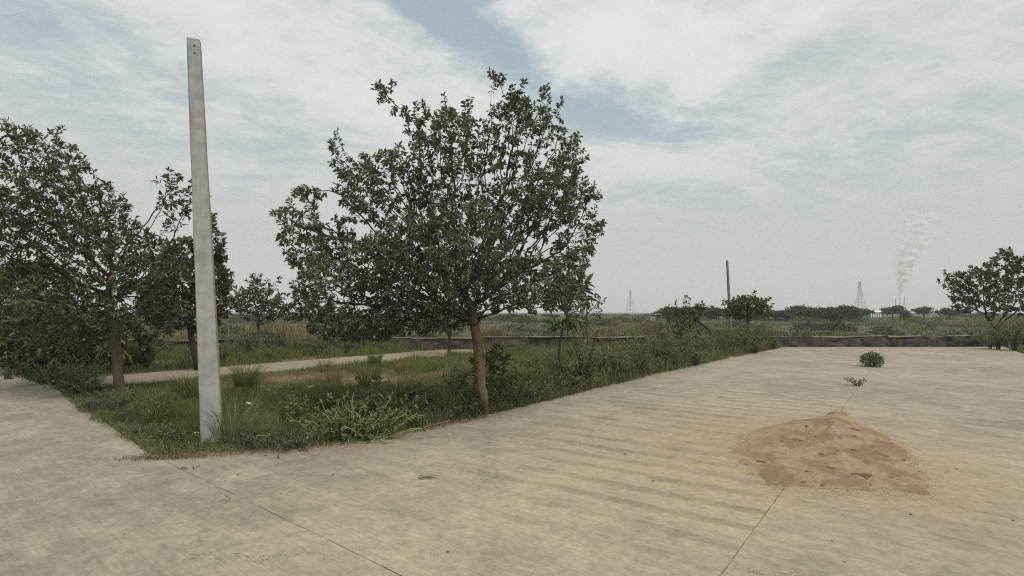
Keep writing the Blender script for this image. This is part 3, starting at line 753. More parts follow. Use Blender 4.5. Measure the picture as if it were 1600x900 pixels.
# its leafless-looking low branch over the road
Y = at(405, 560)[1] + 1.2; b = at(407, 553, -.05); Y = b[1]
spec = [(402, 475, 38, 32, 110, 0, .9), (430, 480, 20, 26, 30, 0, .5), (375, 470, 22, 22, 30, 0, .5), (405, 450, 26, 14, 24, 0, .5)]
make_tree('young_tree', 'slim round crowned tree beyond the back lane right of the concrete pole', 'tree', [b, pt(406, 530, Y), pt(404, 512, Y), pt(402, 495, Y)], blobs(spec, Y, 14), .055, M['bark_grey'], M['leaf_grey'],
          .15, 4, step=.12, dk=.16, di=1.3, tipk=5, shoots=(10, .4), seed=39, r_tip=.006, wl=.5)
b = at(702, 556, -.03); Y = b[1]
spec = [(705, 500, 40, 26, 60, 0, .9), (690, 470, 36, 30, 50, 0, .8)]
make_tree('young_tree', 'small tree beside the back lane half hidden under the big tree', 'tree', [b, pt(702, 535, Y), pt(703, 518, Y)], blobs(spec, Y, 15), .06, M['bark_dark'], M['leaf_olive'],
          .15, 2.2, step=.14, dk=.2, tipk=5, seed=49, r_tip=.006)
b = at(919, 549, -.03); Y = b[1]
spec = [(915, 485, 28, 20, 60, 0, .7), (930, 470, 18, 14, 18, 0, .4), (895, 490, 16, 14, 16, 0, .4), (936, 495, 8, 18, 10, 0, .2)]
make_tree('young_tree', 'thin grey tree standing before the low wall right of the curved sapling', 'tree', [b, pt(919, 530, Y), pt(917, 510, Y), pt(916, 500, Y)], blobs(spec, Y, 16), .045, M['bark_grey'], M['leaf_grey'],
          .14, 1.8, step=.14, dk=.2, tipk=3, seed=59, r_tip=.006)
# sapling with the big finger leaves
b = at(888, 612, -.03); Y = b[1]
spec = [(905, 440, 22, 14, 10, 0, .25), (885, 455, 22, 16, 10, 0, .25), (868, 478, 14, 10, 6, 0, .2), (915, 460, 14, 14, 8, 0, .2), (896, 500, 12, 10, 4, 0, .2), (862, 500, 10, 8, 3, 0, .2), (925, 510, 6, 6, 2, 0, .1)]
sap = make_tree('sapling', 'slender sapling with a curving thin stem and long finger leaves', 'tree', [b, pt(880, 582, Y), pt(874, 555, Y), pt(877, 525, Y), pt(884, 500, Y), pt(889, 482, Y)], blobs(spec, Y, 17, 1.0, 1.0), .024, M['bark_dark'], M['leaf_green'],
          .25, 3.2, step=.12, dk=.16, tipk=2, seed=69, r_tip=.005, wl=.26, droop=.3, leafparts=110)
# right-hand group by the wide road
b = at(1156, 548, -.03); Y = b[1]
spec = [(1168, 475, 31, 12, 120, 0, .8), (1145, 485, 14, 10, 26, 0, .4), (1190, 482, 13, 12, 26, 0, .4), (1165, 468, 18, 8, 30, 0, .5), (1160, 495, 16, 8, 16, 0, .4)]
make_tree('small_tree', 'flat topped little tree on a curved trunk in front of the thin dark pole', 'tree', [b, pt(1160, 530, Y), pt(1167, 515, Y), pt(1169, 502, Y), pt(1168, 488, Y)], blobs(spec, Y, 18), .055, M['bark_dark'], M['leaf_mid'],
          .14, 2.3, step=.09, dk=.12, tipk=5, shoots=(14, .4), seed=79, r_tip=.006, wl=.55)
b = at(1121, 549, -.03); Y = b[1] + .4; b[1] = Y
spec = [(1085, 492, 14, 12, 34, 0, .4), (1094, 480, 10, 8, 14, 0, .3), (1072, 485, 8, 8, 10, 0, .25)]
make_tree('small_tree', 'little tree with a bare trunk leaning left over the round bush', 'tree', [b, pt(1114, 528, Y), pt(1104, 512, Y), pt(1092, 504, Y)], blobs(spec, Y, 20), .05, M['bark_dark'], M['leaf_olive'],
          .15, 3.0, step=.09, dk=.12, tipk=5, seed=89, r_tip=.006)
b = at(1070, 549, -.03); Y = b[1]
spec = [(1068, 508, 20, 22, 90, 0, .6), (1050, 492, 14, 12, 18, 0, .4), (1056, 476, 3, 11, 5, 0, .1), (1070, 478, 6, 9, 8, 0, .15), (1068, 532, 22, 14, 40, 0, .6), (1040, 495, 8, 8, 6, 0, .2), (1080, 522, 18, 20, 30, 0, .5), (1048, 515, 8, 10, 8, 0, .3)]
make_tree('bush', 'tall rounded green bush on the verge with a few shoots above', 'bush', [b, pt(1070, 540, Y), pt(1070, 530, Y)], blobs(spec, Y, 21), .05, M['bark_dark'], M['leaf_mid'],
          .12, 3.4, step=.09, dk=.12, tipk=5, shoots=(12, .35), seed=99, r_tip=.006)
b = at(1564, 540, -.05); Y = b[1] + .8; b[1] = Y
spec = [(1530, 452, 48, 40, 170, 0, 1.2), (1500, 445, 26, 20, 30, 0, .6), (1590, 435, 45, 42, 130, 0, 1.2), (1575, 397, 16, 10, 12, 0, .3), (1545, 420, 26, 14, 24, 0, .5), (1620, 470, 40, 38, 60, 0, 1.0), (1560, 470, 60, 26, 90, 0, 1.2), (1505, 478, 20, 12, 18, 0, .5), (1585, 410, 16, 16, 18, 0, .4)]
make_tree('small_tree', 'spreading dark tree on a slanting trunk at the right edge beyond the wall', 'tree', [b, pt(1560, 522, Y), pt(1550, 508, Y), pt(1541, 494, Y)], blobs(spec, Y, 22, 1.0, 2.4), .075, M['bark_dark'], M['leaf_dark'],
          .17, 5, step=.14, dk=.18, tipk=5, shoots=(20, .5), seed=109, r_tip=.007, wl=.55)
# shrub growing beside the main trunk and a twiggy dry one behind
b = at(775, 640, -.03); Y = b[1] + .15; b[1] = Y
spec = [(770, 590, 26, 36, 60, 0, .35), (785, 560, 16, 20, 24, 0, .25), (745, 585, 12, 26, 22, .1, .2), (800, 625, 16, 16, 18, 0, .25), (765, 550, 10, 12, 12, 0, .2), (735, 560, 8, 10, 6, .1, .1)]
make_tree('shrub', 'leafy green shrub growing up against the tan trunk of the big tree', 'shrub', [b, pt(773, 628, Y), pt(772, 615, Y)], blobs(spec, Y, 23), .016, M['bark_grey'], M['leaf_green'],
          .085, 4.5, step=.06, dk=.12, di=.7, tipk=6, seed=119, r_tip=.003)
b = at(818, 553, -.03); Y = b[1]
spec = [(818, 520, 18, 26, 50, 0, .5), (812, 500, 20, 12, 22, 0, .4), (800, 490, 14, 8, 10, 0, .3)]
make_tree('shrub', 'wispy grey shrub standing where the back lane meets the low wall', 'shrub', [b, pt(818, 545, Y), pt(819, 538, Y)], blobs(spec, Y, 24), .03, M['bark_grey'], M['leaf_grey'],
          .085, 1.8, step=.14, dk=.2, tipk=5, seed=129, r_tip=.004, wl=.3)

# ------------------------------------------------------------------ low walls beyond the plot
def low_wall(name, label, pts, h, thick, seed):
    rng = np.random.default_rng(seed); root = empty(name, (*pts[0], 0)); tag(root, label, 'wall')
    d = np.array(pts[1]) - np.array(pts[0]); L = np.linalg.norm(d); a = math.atan2(d[1], d[0]); root.rotation_euler = (0, 0, a)
    # rubble body: rough front face, built in the wall's own frame
    nx, nz = int(L / .13), 7; xs = np.linspace(0, L, nx + 1); zs = np.linspace(-.2, h, nz + 1)
    X, Z = np.meshgrid(xs, zs, indexing='ij'); rough = lambda sd: (fbm(X * 2.6, Z * 4.5 + sd, seed + sd) - .47) * .34 + (fbm(X * 9, Z * 11, seed + sd + 5) - .47) * .05
    top = (fbm(xs * .6, xs * 0 + 2, seed) - .47) * .14 + (fbm(xs * 3, xs * 0 + 7, seed) - .47) * .08; Z = Z + (top[:, None]) * np.clip(Z / h, 0, 1)
    fr = np.stack([X, -thick / 2 + rough(1) * .7, Z], -1).reshape(-1, 3); bk = np.stack([X, thick / 2 + rough(2) * .7, Z], -1).reshape(-1, 3)
    i, j = np.meshgrid(np.arange(nx), np.arange(nz), indexing='ij'); q = (i * (nz + 1) + j).ravel(); F = np.stack([q, q + nz + 1, q + nz + 2, q + 1], 1); n0 = len(fr)
    k = np.arange(nx); t_ = k * (nz + 1) + nz
    T = np.stack([t_, t_ + nz + 1, t_ + nz + 1 + n0, t_ + n0], 1)
    e = np.arange(nz); E1 = np.stack([e, e + 1, e + 1 + n0, e + n0], 1); E2 = E1 + nx * (nz + 1)
    link('wall_body', mesh('wall_body', np.concatenate([fr, bk]), [F, F[:, ::-1] + n0, T, E1, E2], M['wall_stone']), root)
    x = 0.0
    while x < L - .3:                                       # coping in uneven lengths, some missing
        w_ = min(rng.uniform(.9, 2.0), L - x)
        if rng.random() < .85:
            g_ = Geo(); g_.box((0, 0, 0), (w_ - .02, thick + .06, .04)); g_.V[0] += rng.normal(size=(8, 3)) * (.02, .03, .012)
            z_ = h + np.interp(x + w_ / 2, xs, top) + .030
            c_ = link('coping', g_.build('coping', M['coping']), root, (x + w_ / 2, rng.normal() * .02, z_)); c_.rotation_euler = (0, rng.normal() * .012, rng.normal() * .012)
        x += w_
    return root
wr0, wr1 = at(925, 546)[:2], at(1545, 540)[:2]
low_wall('low_wall', 'low rough stone wall across the end of the wide road', (wr0[0], wr0[1] + .3), .50, .30, 4) if False else low_wall('low_wall', 'low rough stone wall across the end of the wide road', [(3.75, 24.0), (23.6, 25.15)], .47, .30, 4)
low_wall('low_wall', 'low dark wall with a pale top beyond the back lane on the left', [(-15.5, 20.9), (3.5, 24.0)], .50, .30, 6)

def landmark(x, y):
    """where a small plant stands, told by what it stands next to"""
    u = 800 + x / y * FPX; d = 'close by the' if y < 10.5 else ('further back by the' if y < 17 else 'far back by the')
    for lim, w_ in ((60, 'left stump'), (150, 'dark left trees'), (240, 'broken limbed tree'), (330, 'concrete pole'), (420, 'tuft right of the pole'), (500, 'bare lawn right of the pole'), (580, 'sprawling weed'), (660, 'right side of the sprawling weed'),
                    (735, 'left side of the big trunk'), (800, 'right side of the big trunk'), (860, 'wispy grey shrub'), (930, 'curved sapling'), (1000, 'dark weeds past the sapling'), (1050, 'left pylon'), (1100, 'round bush'), (1160, 'leaning bare trunk'), (1200, 'flat topped little tree'), (1270, 'end of the verge')):
        if u < lim: return d + ' ' + w_
    return d + ' right lane'
# ------------------------------------------------------------------ verge plants
def leafy_weed(h, n, spread, L, leaf, stem, seed, up=.8, per=10, wl=.42, root=None, lo=.25):
    """stems with leaves along them; returns (stem mesh, leaf mesh)"""
    rng = np.random.default_rng(seed); gs, gl = Geo(), Geo()
    for k in range(n):
        az = rng.random() * 6.283; hh = h * rng.uniform(.55, 1.1); o = spread * rng.uniform(.3, 1.1)
        p0 = np.array([math.cos(az), math.sin(az), 0]) * o * .15 * rng.random(); p0[2] = -.03
        d = np.array([math.cos(az), math.sin(az), 0]) * o
        ts = np.linspace(0, 1, 6); P = np.array([p0 + d * t ** (1.0 + up) + np.array([0, 0, hh]) * (t * (1 - .25 * t * (1 - up))) + rng.normal(size=3) * .02 * h * t for t in ts])
        path_tube(gs, P, np.linspace(.006, .002, 6) * (.6 + h), 4, cap=False)
        m_ = max(2, int(per * hh / h)); f = rng.uniform(lo, 1.0, m_); ii = np.minimum((f * 5).astype(int), 4); fr = (f * 5 - ii)[:, None]
        pos = P[ii] * (1 - fr) + P[ii + 1] * fr; tx = norm(P[ii + 1] - P[ii]); rd = norm(np.cross(tx, rng.normal(size=(m_, 3))))
        leaves(gl, pos, norm(tx * .5 + rd + rng.normal(size=(m_, 3)) * .2), norm(np.array([0, 0, 1]) + rng.normal(size=(m_, 3)) * .5), L * rng.uniform(.5, 1.25, m_), L * wl * rng.uniform(.7, 1.2, m_), rng)
    return gs.build('stem', stem, smooth=True), gl.build('foliage', leaf)
def place_weed(name, label, cat, x, y, ms, group=None, rz=0.0, sc=1.0):
    r = empty(name, (x, y, float(plot_z(np.array(x), np.array(y))) if in_plot(np.array([x]), np.array([y]), -.4)[0] else 0.0), rz); r.scale = (sc,) * 3
    tag(r, label, cat, group); link('stem', ms[0], r); f = link('foliage', ms[1], r); f['kind'] = 'stuff'; return r
def tuft(h, n, spread, leaf, seed, base=None, wd=.006):
    rng = np.random.default_rng(seed); g_ = Geo(); az = rng.random(n) * 6.283; rr = spread * .35 * np.sqrt(rng.random(n))
    P = np.stack([rr * np.cos(az), rr * np.sin(az), np.full(n, -.02)], 1)
    blades(g_, P, h * rng.uniform(.5, 1.1, n), wd * rng.uniform(.6, 1.3, n), rng.uniform(.15, .75, n), rng, spread=az + rng.normal(size=n) * .5)
    a = g_.build('blades', leaf); b_ = None
    if base:
        g2 = Geo(); m_ = n // 2; az = rng.random(m_) * 6.283; rr = spread * .42 * np.sqrt(rng.random(m_)); P = np.stack([rr * np.cos(az), rr * np.sin(az), np.full(m_, -.02)], 1)
        blades(g2, P, h * rng.uniform(.2, .42, m_), wd * 1.3, rng.uniform(.4, 1.0, m_), rng); b_ = g2.build('dead_thatch', base)
    return a, b_
def place_tuft(label, u, v, ms, sc=1.0, group=None, name='grass_tuft'):
    p = at(u, v); r = empty(name, (p[0], p[1], float(plot_z(p[0], p[1]))), random.random() * 6.28); r.scale = (sc,) * 3; tag(r, label, 'grass tuft', group)
    o = link('blades', ms[0], r); o['kind'] = 'stuff'
    if ms[1]: o = link('dead_thatch', ms[1], r); o['kind'] = 'stuff'
tA = tuft(.62, 420, .45, M['grass'], 1, M['brown_base'], .006); tB = tuft(.5, 300, .4, M['grass'], 2, None, .007); tC = tuft(.42, 260, .4, M['dry_grass'], 3, M['brown_base'], .006)
place_tuft('tall green grass tuft on the back lane edge right of the pole', 385, 610, tA, 1.15)
place_tuft('tall green grass tuft left of the pole foot', 290, 625, tB, 1.2)
place_tuft('green grass tuft with a dark brown base between pole and sprawling weed', 458, 668, tA, .80)
place_tuft('wispy grass tuft with a round rusty base beside the big trunk', 700, 652, tA, .80)
place_tuft('reddish dry grass tuft near the back lane', 628, 583, tC, .9)
place_tuft('dry brown grass tuft right of the reddish one', 712, 578, tC, .7)
place_tuft('green grass tuft in the middle of the plot', 590, 640, tB, .8)
place_tuft('low green grass tuft under the broken tree', 240, 668, tB, .7)
# sprawling weed with pale bare stems on the road edge
rng = np.random.default_rng(77); p = at(560, 690); root = empty('sprawling_weed', (p[0], p[1] + .12, -.01)); tag(root, 'sprawling yellow green weed with long bare stems at the road edge', 'weed')
gs, gl = Geo(), Geo()
for k in range(95):
    az = rng.uniform(0, 6.283); long = rng.random() < .22; ln = rng.uniform(.55, 1.0) if long else rng.uniform(.3, .75); el = rng.uniform(.15, .8) if long else rng.uniform(.4, 1.2)
    d = np.array([math.cos(az) * math.cos(el) * 1.1, math.sin(az) * math.cos(el) * .55, math.sin(el)]); b0 = np.array([rng.uniform(-.45, .25), rng.uniform(-.12, .12), 0])
    P = np.array([b0 + d * ln * t + np.array([0, 0, -.10 * ln]) * t * t + rng.normal(size=3) * .03 * t for t in np.linspace(0, 1, 7)]); P[:, 2] = np.maximum(P[:, 2], .012)
    path_tube(gs, P, np.linspace(.006, .003, 7), 5, cap=False)
    m_ = 7 if long else 16; f = rng.uniform(.7 if long else .3, 1, m_); ii = np.minimum((f * 6).astype(int), 5); pos = P[ii]; rd = norm(rng.normal(size=(m_, 3)))
    leaves(gl, pos, norm(d + rd * 1.1), norm(np.array([0, 0, 1]) + rng.normal(size=(m_, 3)) * .4), rng.uniform(.04, .09, m_), rng.uniform(.02, .042, m_), rng)
for k in range(30):                                          # runners lying along the edge of the slab
    b0 = np.array([rng.uniform(-.9, .5), rng.uniform(-.22, .0), .012]); az = rng.normal() * .45 + (math.pi if rng.random() < .5 else 0); ln = rng.uniform(.2, .55)
    P = np.array([b0 + np.array([math.cos(az), math.sin(az) * .5, 0]) * ln * t + np.array([0, .02 * math.sin(6 * t + k), .025 * math.sin(3.1 * t) * rng.random()]) for t in np.linspace(0, 1, 6)])
    path_tube(gs, P, [.0055] * 6, 5, cap=False)
link('stem', gs.build('stem', M['stem_yellow'], smooth=True), root); o = link('foliage', gl.build('foliage', M['leaf_pale']), root); o['kind'] = 'stuff'

wA = leafy_weed(.34, 26, .34, .055, M['weed'], M['stem_green'], 5, .7, 16, .45); wB = leafy_weed(.55, 22, .36, .07, M['weed'], M['stem_green'], 6, .9, 22, .38)
wC = leafy_weed(.62, 18, .38, .08, M['leaf_pale'], M['stem_green'], 7, 1.0, 20, .42); wD = leafy_weed(.85, 26, .55, .07, M['weed'], M['stem_green'], 8, .9, 34, .3); wE = leafy_weed(.24, 30, .34, .05, M['leaf_grey'], M['stem_green'], 9, .5, 14, .5)
wF = leafy_weed(.75, 20, .42, .09, M['leaf_green'], M['stem_green'], 10, .9, 26, .36)
def wp(label, u, v, ms, sc=1.0, name='leafy_weed', group=None):
    q = at(u, v); return place_weed(name, label, 'weed', q[0], q[1], ms, group, random.random() * 6.28, sc)
wp('grey green leafy weed left of the sprawling bare stemmed weed', 455, 700, wE, 1.1)
wp('grey green leafy weed just right of the pole foot', 395, 696, wE, .9)
wp('dull leafy weed right of the sprawling weed at the road edge', 640, 668, wA, 1.0)
wp('tall upright green weed left of the curved sapling', 845, 590, wF, .9)
wp('bushy dark weed at the road edge right of the sapling', 962, 596, wD, .95)
wp('second bushy dark weed further along the road edge', 1000, 588, wD, .8)
wp('pale broad leaved weed in the verge below the round bush', 1048, 577, wC, 1.15)
wp('pale leafy weed at the bend of the verge right of the round bush', 1088, 572, wC, .95)
wp('pale tall weed where the verge narrows near the wall', 1210, 546, wC, 1.2)
wp('pale weed beside the curved trunk of the flat topped tree', 1182, 552, wC, 1.1)
wp('small weed with white flecked leaves by the trunk of the broken tree', 200, 640, wC, .6)
wp('low grey weed on the verge edge left of the pole', 150, 640, wE, 1.0)
wp('dark weed under the spreading tree at the left verge', 120, 608, wB, .9)
# repeating verge weeds along the two road edges
rng = np.random.default_rng(31); gname = 'low weeds along the road edges of the plot'
kinds = [wA, wB, wE, wD, wA, wB]
k = 0
for s_ in np.arange(4.3, 27.5, .42):
    f = np.clip((s_ - 9) / 5, 0, 1); t_ = float(plot_edge_t(np.array(s_))) + .22 + rng.random() * .35 + (.25 * f)
    p = xy(s_ + rng.normal() * .08, t_); ms = (wD, wB, wD, wA)[k % 4] if s_ > 10 else (wE, wA, wA, wE)[k % 4]
    place_weed('verge_weed', 'low verge weed, ' + landmark(*p), 'weed', p[0], p[1], ms, gname, rng.random() * 6.28, rng.uniform(.9, 1.6)); k += 1
for t_ in np.arange(7.4, 20, .5):
    s_ = float(plot_edge_s(np.array(t_))) + .25 + rng.random() * .35; p = xy(s_, t_)
    place_weed('verge_weed', 'side road weed, ' + landmark(*p), 'weed', p[0], p[1], (wE, wA, wE, wB)[k % 4], 'low weeds along the side road edge', rng.random() * 6.28, rng.uniform(.5, .95)); k += 1
for k in range(95):                                           # deeper in the verge
    s_ = rng.uniform(10.5, 28); t_ = float(plot_edge_t(np.array(s_))) + .6 + abs(rng.normal()) * 1.3; p = xy(s_, t_)
    if p[1] > 23.4: continue
    place_weed('verge_weed', 'soft grey green weed, ' + landmark(*p), 'weed', p[0], p[1], (wB, wD, wA, wB)[k % 4], 'soft weeds filling the verge', rng.random() * 6.28, rng.uniform(.6, 1.0) * (.55 if s_ < 17 else .9))
for k in range(60):                                           # strip between back lane and wall
    s_ = rng.uniform(3, 16); t_ = 16.9 + rng.random() * 6; p = xy(s_, t_)
    if p[1] > 20.5 + (p[0] + 15.5) * .163 - .4: continue
    place_weed('strip_weed', 'scrubby weed behind the lane, ' + landmark(*p), 'weed', p[0], p[1], (wD, wB)[k % 2], 'scrubby weeds behind the back lane', rng.random() * 6.28, rng.uniform(.6, 1.15))

tD = tuft(.5, 200, .5, M['weed'], 4, None, .008); tE = tuft(.45, 220, .45, M['dry_grass'], 5, None, .006); tF = tuft(.4, 220, .5, M['grass'], 6, M['brown_base'], .007)
for k in range(70):
    while True:
        s_ = rng.uniform(2.6, 26); t_ = rng.uniform(5.8, 13.8) if k % 3 else float(plot_edge_t(np.array(s_))) + .3 + rng.random() * 1.2; p = xy(s_, t_)
        if in_plot(p[:1], p[1:], .15)[0] and p[1] < 23: break
    ms = (tD, tB, tF, tE, tD)[k % 5]; r = empty('grass_tuft', (p[0], p[1], float(plot_z(p[0], p[1]))), random.random() * 6.28); r.scale = (rng.uniform(.7, 1.4),) * 3
    tag(r, ('seedy green', 'green', 'brown based', 'dry straw', 'seedy green')[k % 5] + ' grass tuft, ' + landmark(*p), 'grass tuft', 'scruffy grass tufts scattered over the plot')
    o = link('blades', ms[0], r); o['kind'] = 'stuff'
    if ms[1]: o = link('dead_thatch', ms[1], r); o['kind'] = 'stuff'
wG = leafy_weed(.42, 34, .5, .06, M['leaf_pale'], M['stem_green'], 14, .6, 20, .42)
for k in range(34):
    s_ = rng.uniform(3.4, 11) if k % 2 else rng.uniform(11, 25); t_ = float(plot_edge_t(np.array(s_))) + .25 + rng.random() * 1.0; p = xy(s_, t_)
    place_weed('pale_weed', 'pale broad leaved weed, ' + landmark(*p), 'weed', p[0], p[1], (wG, wG, wC)[k % 3], 'pale broad leaved weeds along the planted edge', rng.random() * 6.28, rng.uniform(.7, 1.2))
for k in range(16):
    x_ = rng.uniform(4, 22); place_weed('wall_weed', 'one of the scraggly weeds at the foot of the low wall', 'weed', x_, 23.75 + (x_ - 3.75) * .058 - .05 - .12 * rng.random(), (wB, wD, wA)[k % 3], 'weeds at the foot of the low wall', rng.random() * 6, rng.uniform(.3, .8)) if x_ < 12.5 or k % 4 == 0 else None
for (u, v, sc, lb) in ((70, 600, .9, 'leftmost leafy spray trailing over the side road near the stump'), (98, 606, .9, 'leafy spray trailing furthest over the side road edge'), (135, 615, .8, 'nearest leafy spray at the side road edge under the left trees'), (112, 597, 1.0, 'big leafy spray against the left trees at the side road')):
    q = at(u, v); place_weed('trailing_weed', lb, 'weed', q[0], q[1], leafy_weed(.5, 16, .75, .085, M['leaf_olive'], M['bark_dark'], 300 + u, .3, 22, .5), 'leafy growth spilling over the side road', random.random() * 6, sc)
# grass and ground cover of the plot
rng = np.random.default_rng(41); g_ = Geo(); gd = Geo()
def scatter(n, s0, s1, t0, t1, pad):
    s_ = rng.uniform(s0, s1, n); t_ = rng.uniform(t0, t1, n); x = s_ * RD[0] + t_ * QD[0]; y = s_ * RD[1] + t_ * QD[1]; k = in_plot(x, y, pad); return x[k], y[k]
for (n, s0, s1, t0, t1, h, wd) in ((130000, 1.9, 9, 5.2, 14.2, .11, .006), (85000, 9, 30, 4.6, 14.2, .17, .012), (34000, 2, 16, 16.5, 24, .30, .016)):
    x, y = scatter(n, s0, s1, t0, t1, .02); bare = fbm(x * .8 + 4, y * .8, 13); s_ = x * RD[0] + y * RD[1]; t_ = x * QD[0] + y * QD[1]
    patch = sum(np.exp(-((x - at(u_, v_)[0]) ** 2 + (y - at(u_, v_)[1]) ** 2) / (r_ * .8) ** 2) for (u_, v_, r_) in ((590, 592, 1.0), (450, 592, .9), (610, 640, .7), (545, 600, .6), (690, 585, .7), (925, 548, .8))) + .5 * np.exp(-(((x + 3.6) / 2.2) ** 2 + ((y - 12.4) / 1.0) ** 2)) + .8 * np.exp(-(((x + 2.2) / 1.0) ** 2 + ((y - 10.5) / 1.2) ** 2)) + .8 * np.exp(-(((x + 5.3) / 1.0) ** 2 + ((y - 12.6) / .7) ** 2))
    kp = rng.random(len(x)) > np.clip((bare - .50) * 5, 0, .92) + patch * .75; x, y, bare = x[kp], y[kp], bare[kp]
    hh = h * rng.uniform(.4, 1.5, len(x)) * (.25 + 1.7 * fbm(x * 1.5, y * 1.5, 21) ** 1.3); P = np.stack([x, y, plot_z(x, y) - .01], 1)
    cl = fbm(x * 1.1 + 9, y * 1.1, 33); rv = np.clip(.5 * rng.random(len(x)) + .9 * (cl - .2) * .8, 0, 1)
    blades(g_, P, hh, wd * rng.uniform(.6, 1.3, len(x)), rng.uniform(.2, .9, len(x)), rng, r=rv)
for (n, s0, s1, t0, t1, h, wd) in ((34000, 1.9, 10, 5.2, 14.2, .17, .0045), (26000, 10, 30, 4.6, 14.2, .26, .010)):
    x, y = scatter(n, s0, s1, t0, t1, .02); cl = fbm(x * .9 + 19, y * .9, 143); kp = rng.random(len(x)) < np.clip((cl - .36) * 4, .06, 1); x, y = x[kp], y[kp]
    blades(gd, np.stack([x, y, plot_z(x, y) - .01], 1), h * rng.uniform(.4, 1.4, len(x)), wd * rng.uniform(.6, 1.3, len(x)), rng.uniform(.2, .9, len(x)), rng)
tag(link('straw', gd.build('straw', M['dry_grass'])), 'pale dry straw standing among the green grass of the plot', 'dry grass', kind='stuff')
tag(link('grass', g_.build('grass', M['grass'])), 'short patchy green grass covering the plot', 'grass', kind='stuff')
g_ = Geo()
for (n, s0, s1, t0, t1, L) in ((42000, 1.9, 9, 5.2, 14, .030), (22000, 9, 30, 4.6, 14, .05)):
    x, y = scatter(n, s0, s1, t0, t1, .0); d_ = fbm(x * 1.0 + 40, y * 1.0, 51); s_ = x * RD[0] + y * RD[1]; t_ = x * QD[0] + y * QD[1]
    near = np.exp(-np.minimum(t_ - 5.4, s_ - 2.1) / .7); kp = rng.random(len(x)) < np.clip((d_ - .42) * 4, 0, .9) + near * .8; x, y, near = x[kp], y[kp], near[kp]; n_ = len(x)
    P = np.stack([x, y, plot_z(x, y) + rng.random(n_) * (.05 + .09 * near)], 1)
    leaves(g_, P, norm(np.stack([rng.normal(size=n_), rng.normal(size=n_), rng.normal(size=n_) * .35], 1)), norm(np.array([0, 0, 1]) + rng.normal(size=(n_, 3)) * .35), L * rng.uniform(.6, 1.5, n_), L * .5, rng)
tag(link('ground_cover', g_.build('ground_cover', M['weed'])), 'creeping broad leaved herbs among the grass of the plot', 'ground cover', kind='stuff')
g_ = Geo()
for (n, s0, s1, wdt, h, wd) in ((9000, 3.2, 10, 1.0, .24, .006), (14000, 10, 29, 1.8, .42, .011)):
    s_ = rng.uniform(s0, s1, n); t_ = plot_edge_t(s_) + np.abs(rng.normal(size=n)) * wdt * .6 + .03; x, y = s_ * RD[0] + t_ * QD[0], s_ * RD[1] + t_ * QD[1]
    k = (fbm(s_ * 1.2, t_ * 1.2, 203) > .38) & (y < 24); x, y = x[k], y[k]; blades(g_, np.stack([x, y, plot_z(x, y) - .01], 1), h * rng.uniform(.4, 1.4, len(x)), wd * rng.uniform(.6, 1.3, len(x)), rng.uniform(.2, .8, len(x)), rng)
tag(link('verge_grass', g_.build('verge_grass', M['leaf_pale'])), 'taller yellow green grass along the planted edge of the wide road', 'grass', kind='stuff')
g_ = Geo(); n = 30000; s_ = rng.uniform(0, 34, n); t_ = -3.42 - np.abs(rng.normal(size=n)) * 3; x, y = s_ * RD[0] + t_ * QD[0], s_ * RD[1] + t_ * QD[1]
k = fbm(x * .5, y * .5, 207) > .36; x, y = x[k], y[k]; blades(g_, np.stack([x, y, np.full(len(x), -.12)], 1), .22 * rng.uniform(.5, 1.5, len(x)), .012, rng.uniform(.2, .9, len(x)), rng)
tag(link('roadside_grass', g_.build('roadside_grass', M['grass'])), 'rough grass on the far right side of the wide road', 'grass', kind='stuff')
# dry roots and thatch at the very edge of the slabs
g_ = Geo(); n = 2600; s_ = rng.uniform(2.05, 6.2, n); t_ = plot_edge_t(s_) + rng.normal(size=n) * .07 - .02
x, y = s_ * RD[0] + t_ * QD[0], s_ * RD[1] + t_ * QD[1]
blades(g_, np.stack([x, y, np.full(n, .008)], 1), rng.uniform(.02, .06, n), .005, rng.uniform(.8, 1.6, n), rng)
c = at(262, 716); n = 900; q = rng.normal(size=(n, 2)) * (.28, .055); blades(g_, np.stack([c[0] + q[:, 0], c[1] + q[:, 1] + q[:, 0] * .10, np.full(n, .006)], 1), rng.uniform(.02, .05, n), .005, rng.uniform(.8, 1.6, n), rng)
tag(link('dry_thatch', g_.build('dry_thatch', M['dry_grass'])), 'dead brown grass matted along the edge of the slabs', 'dead grass', kind='stuff')

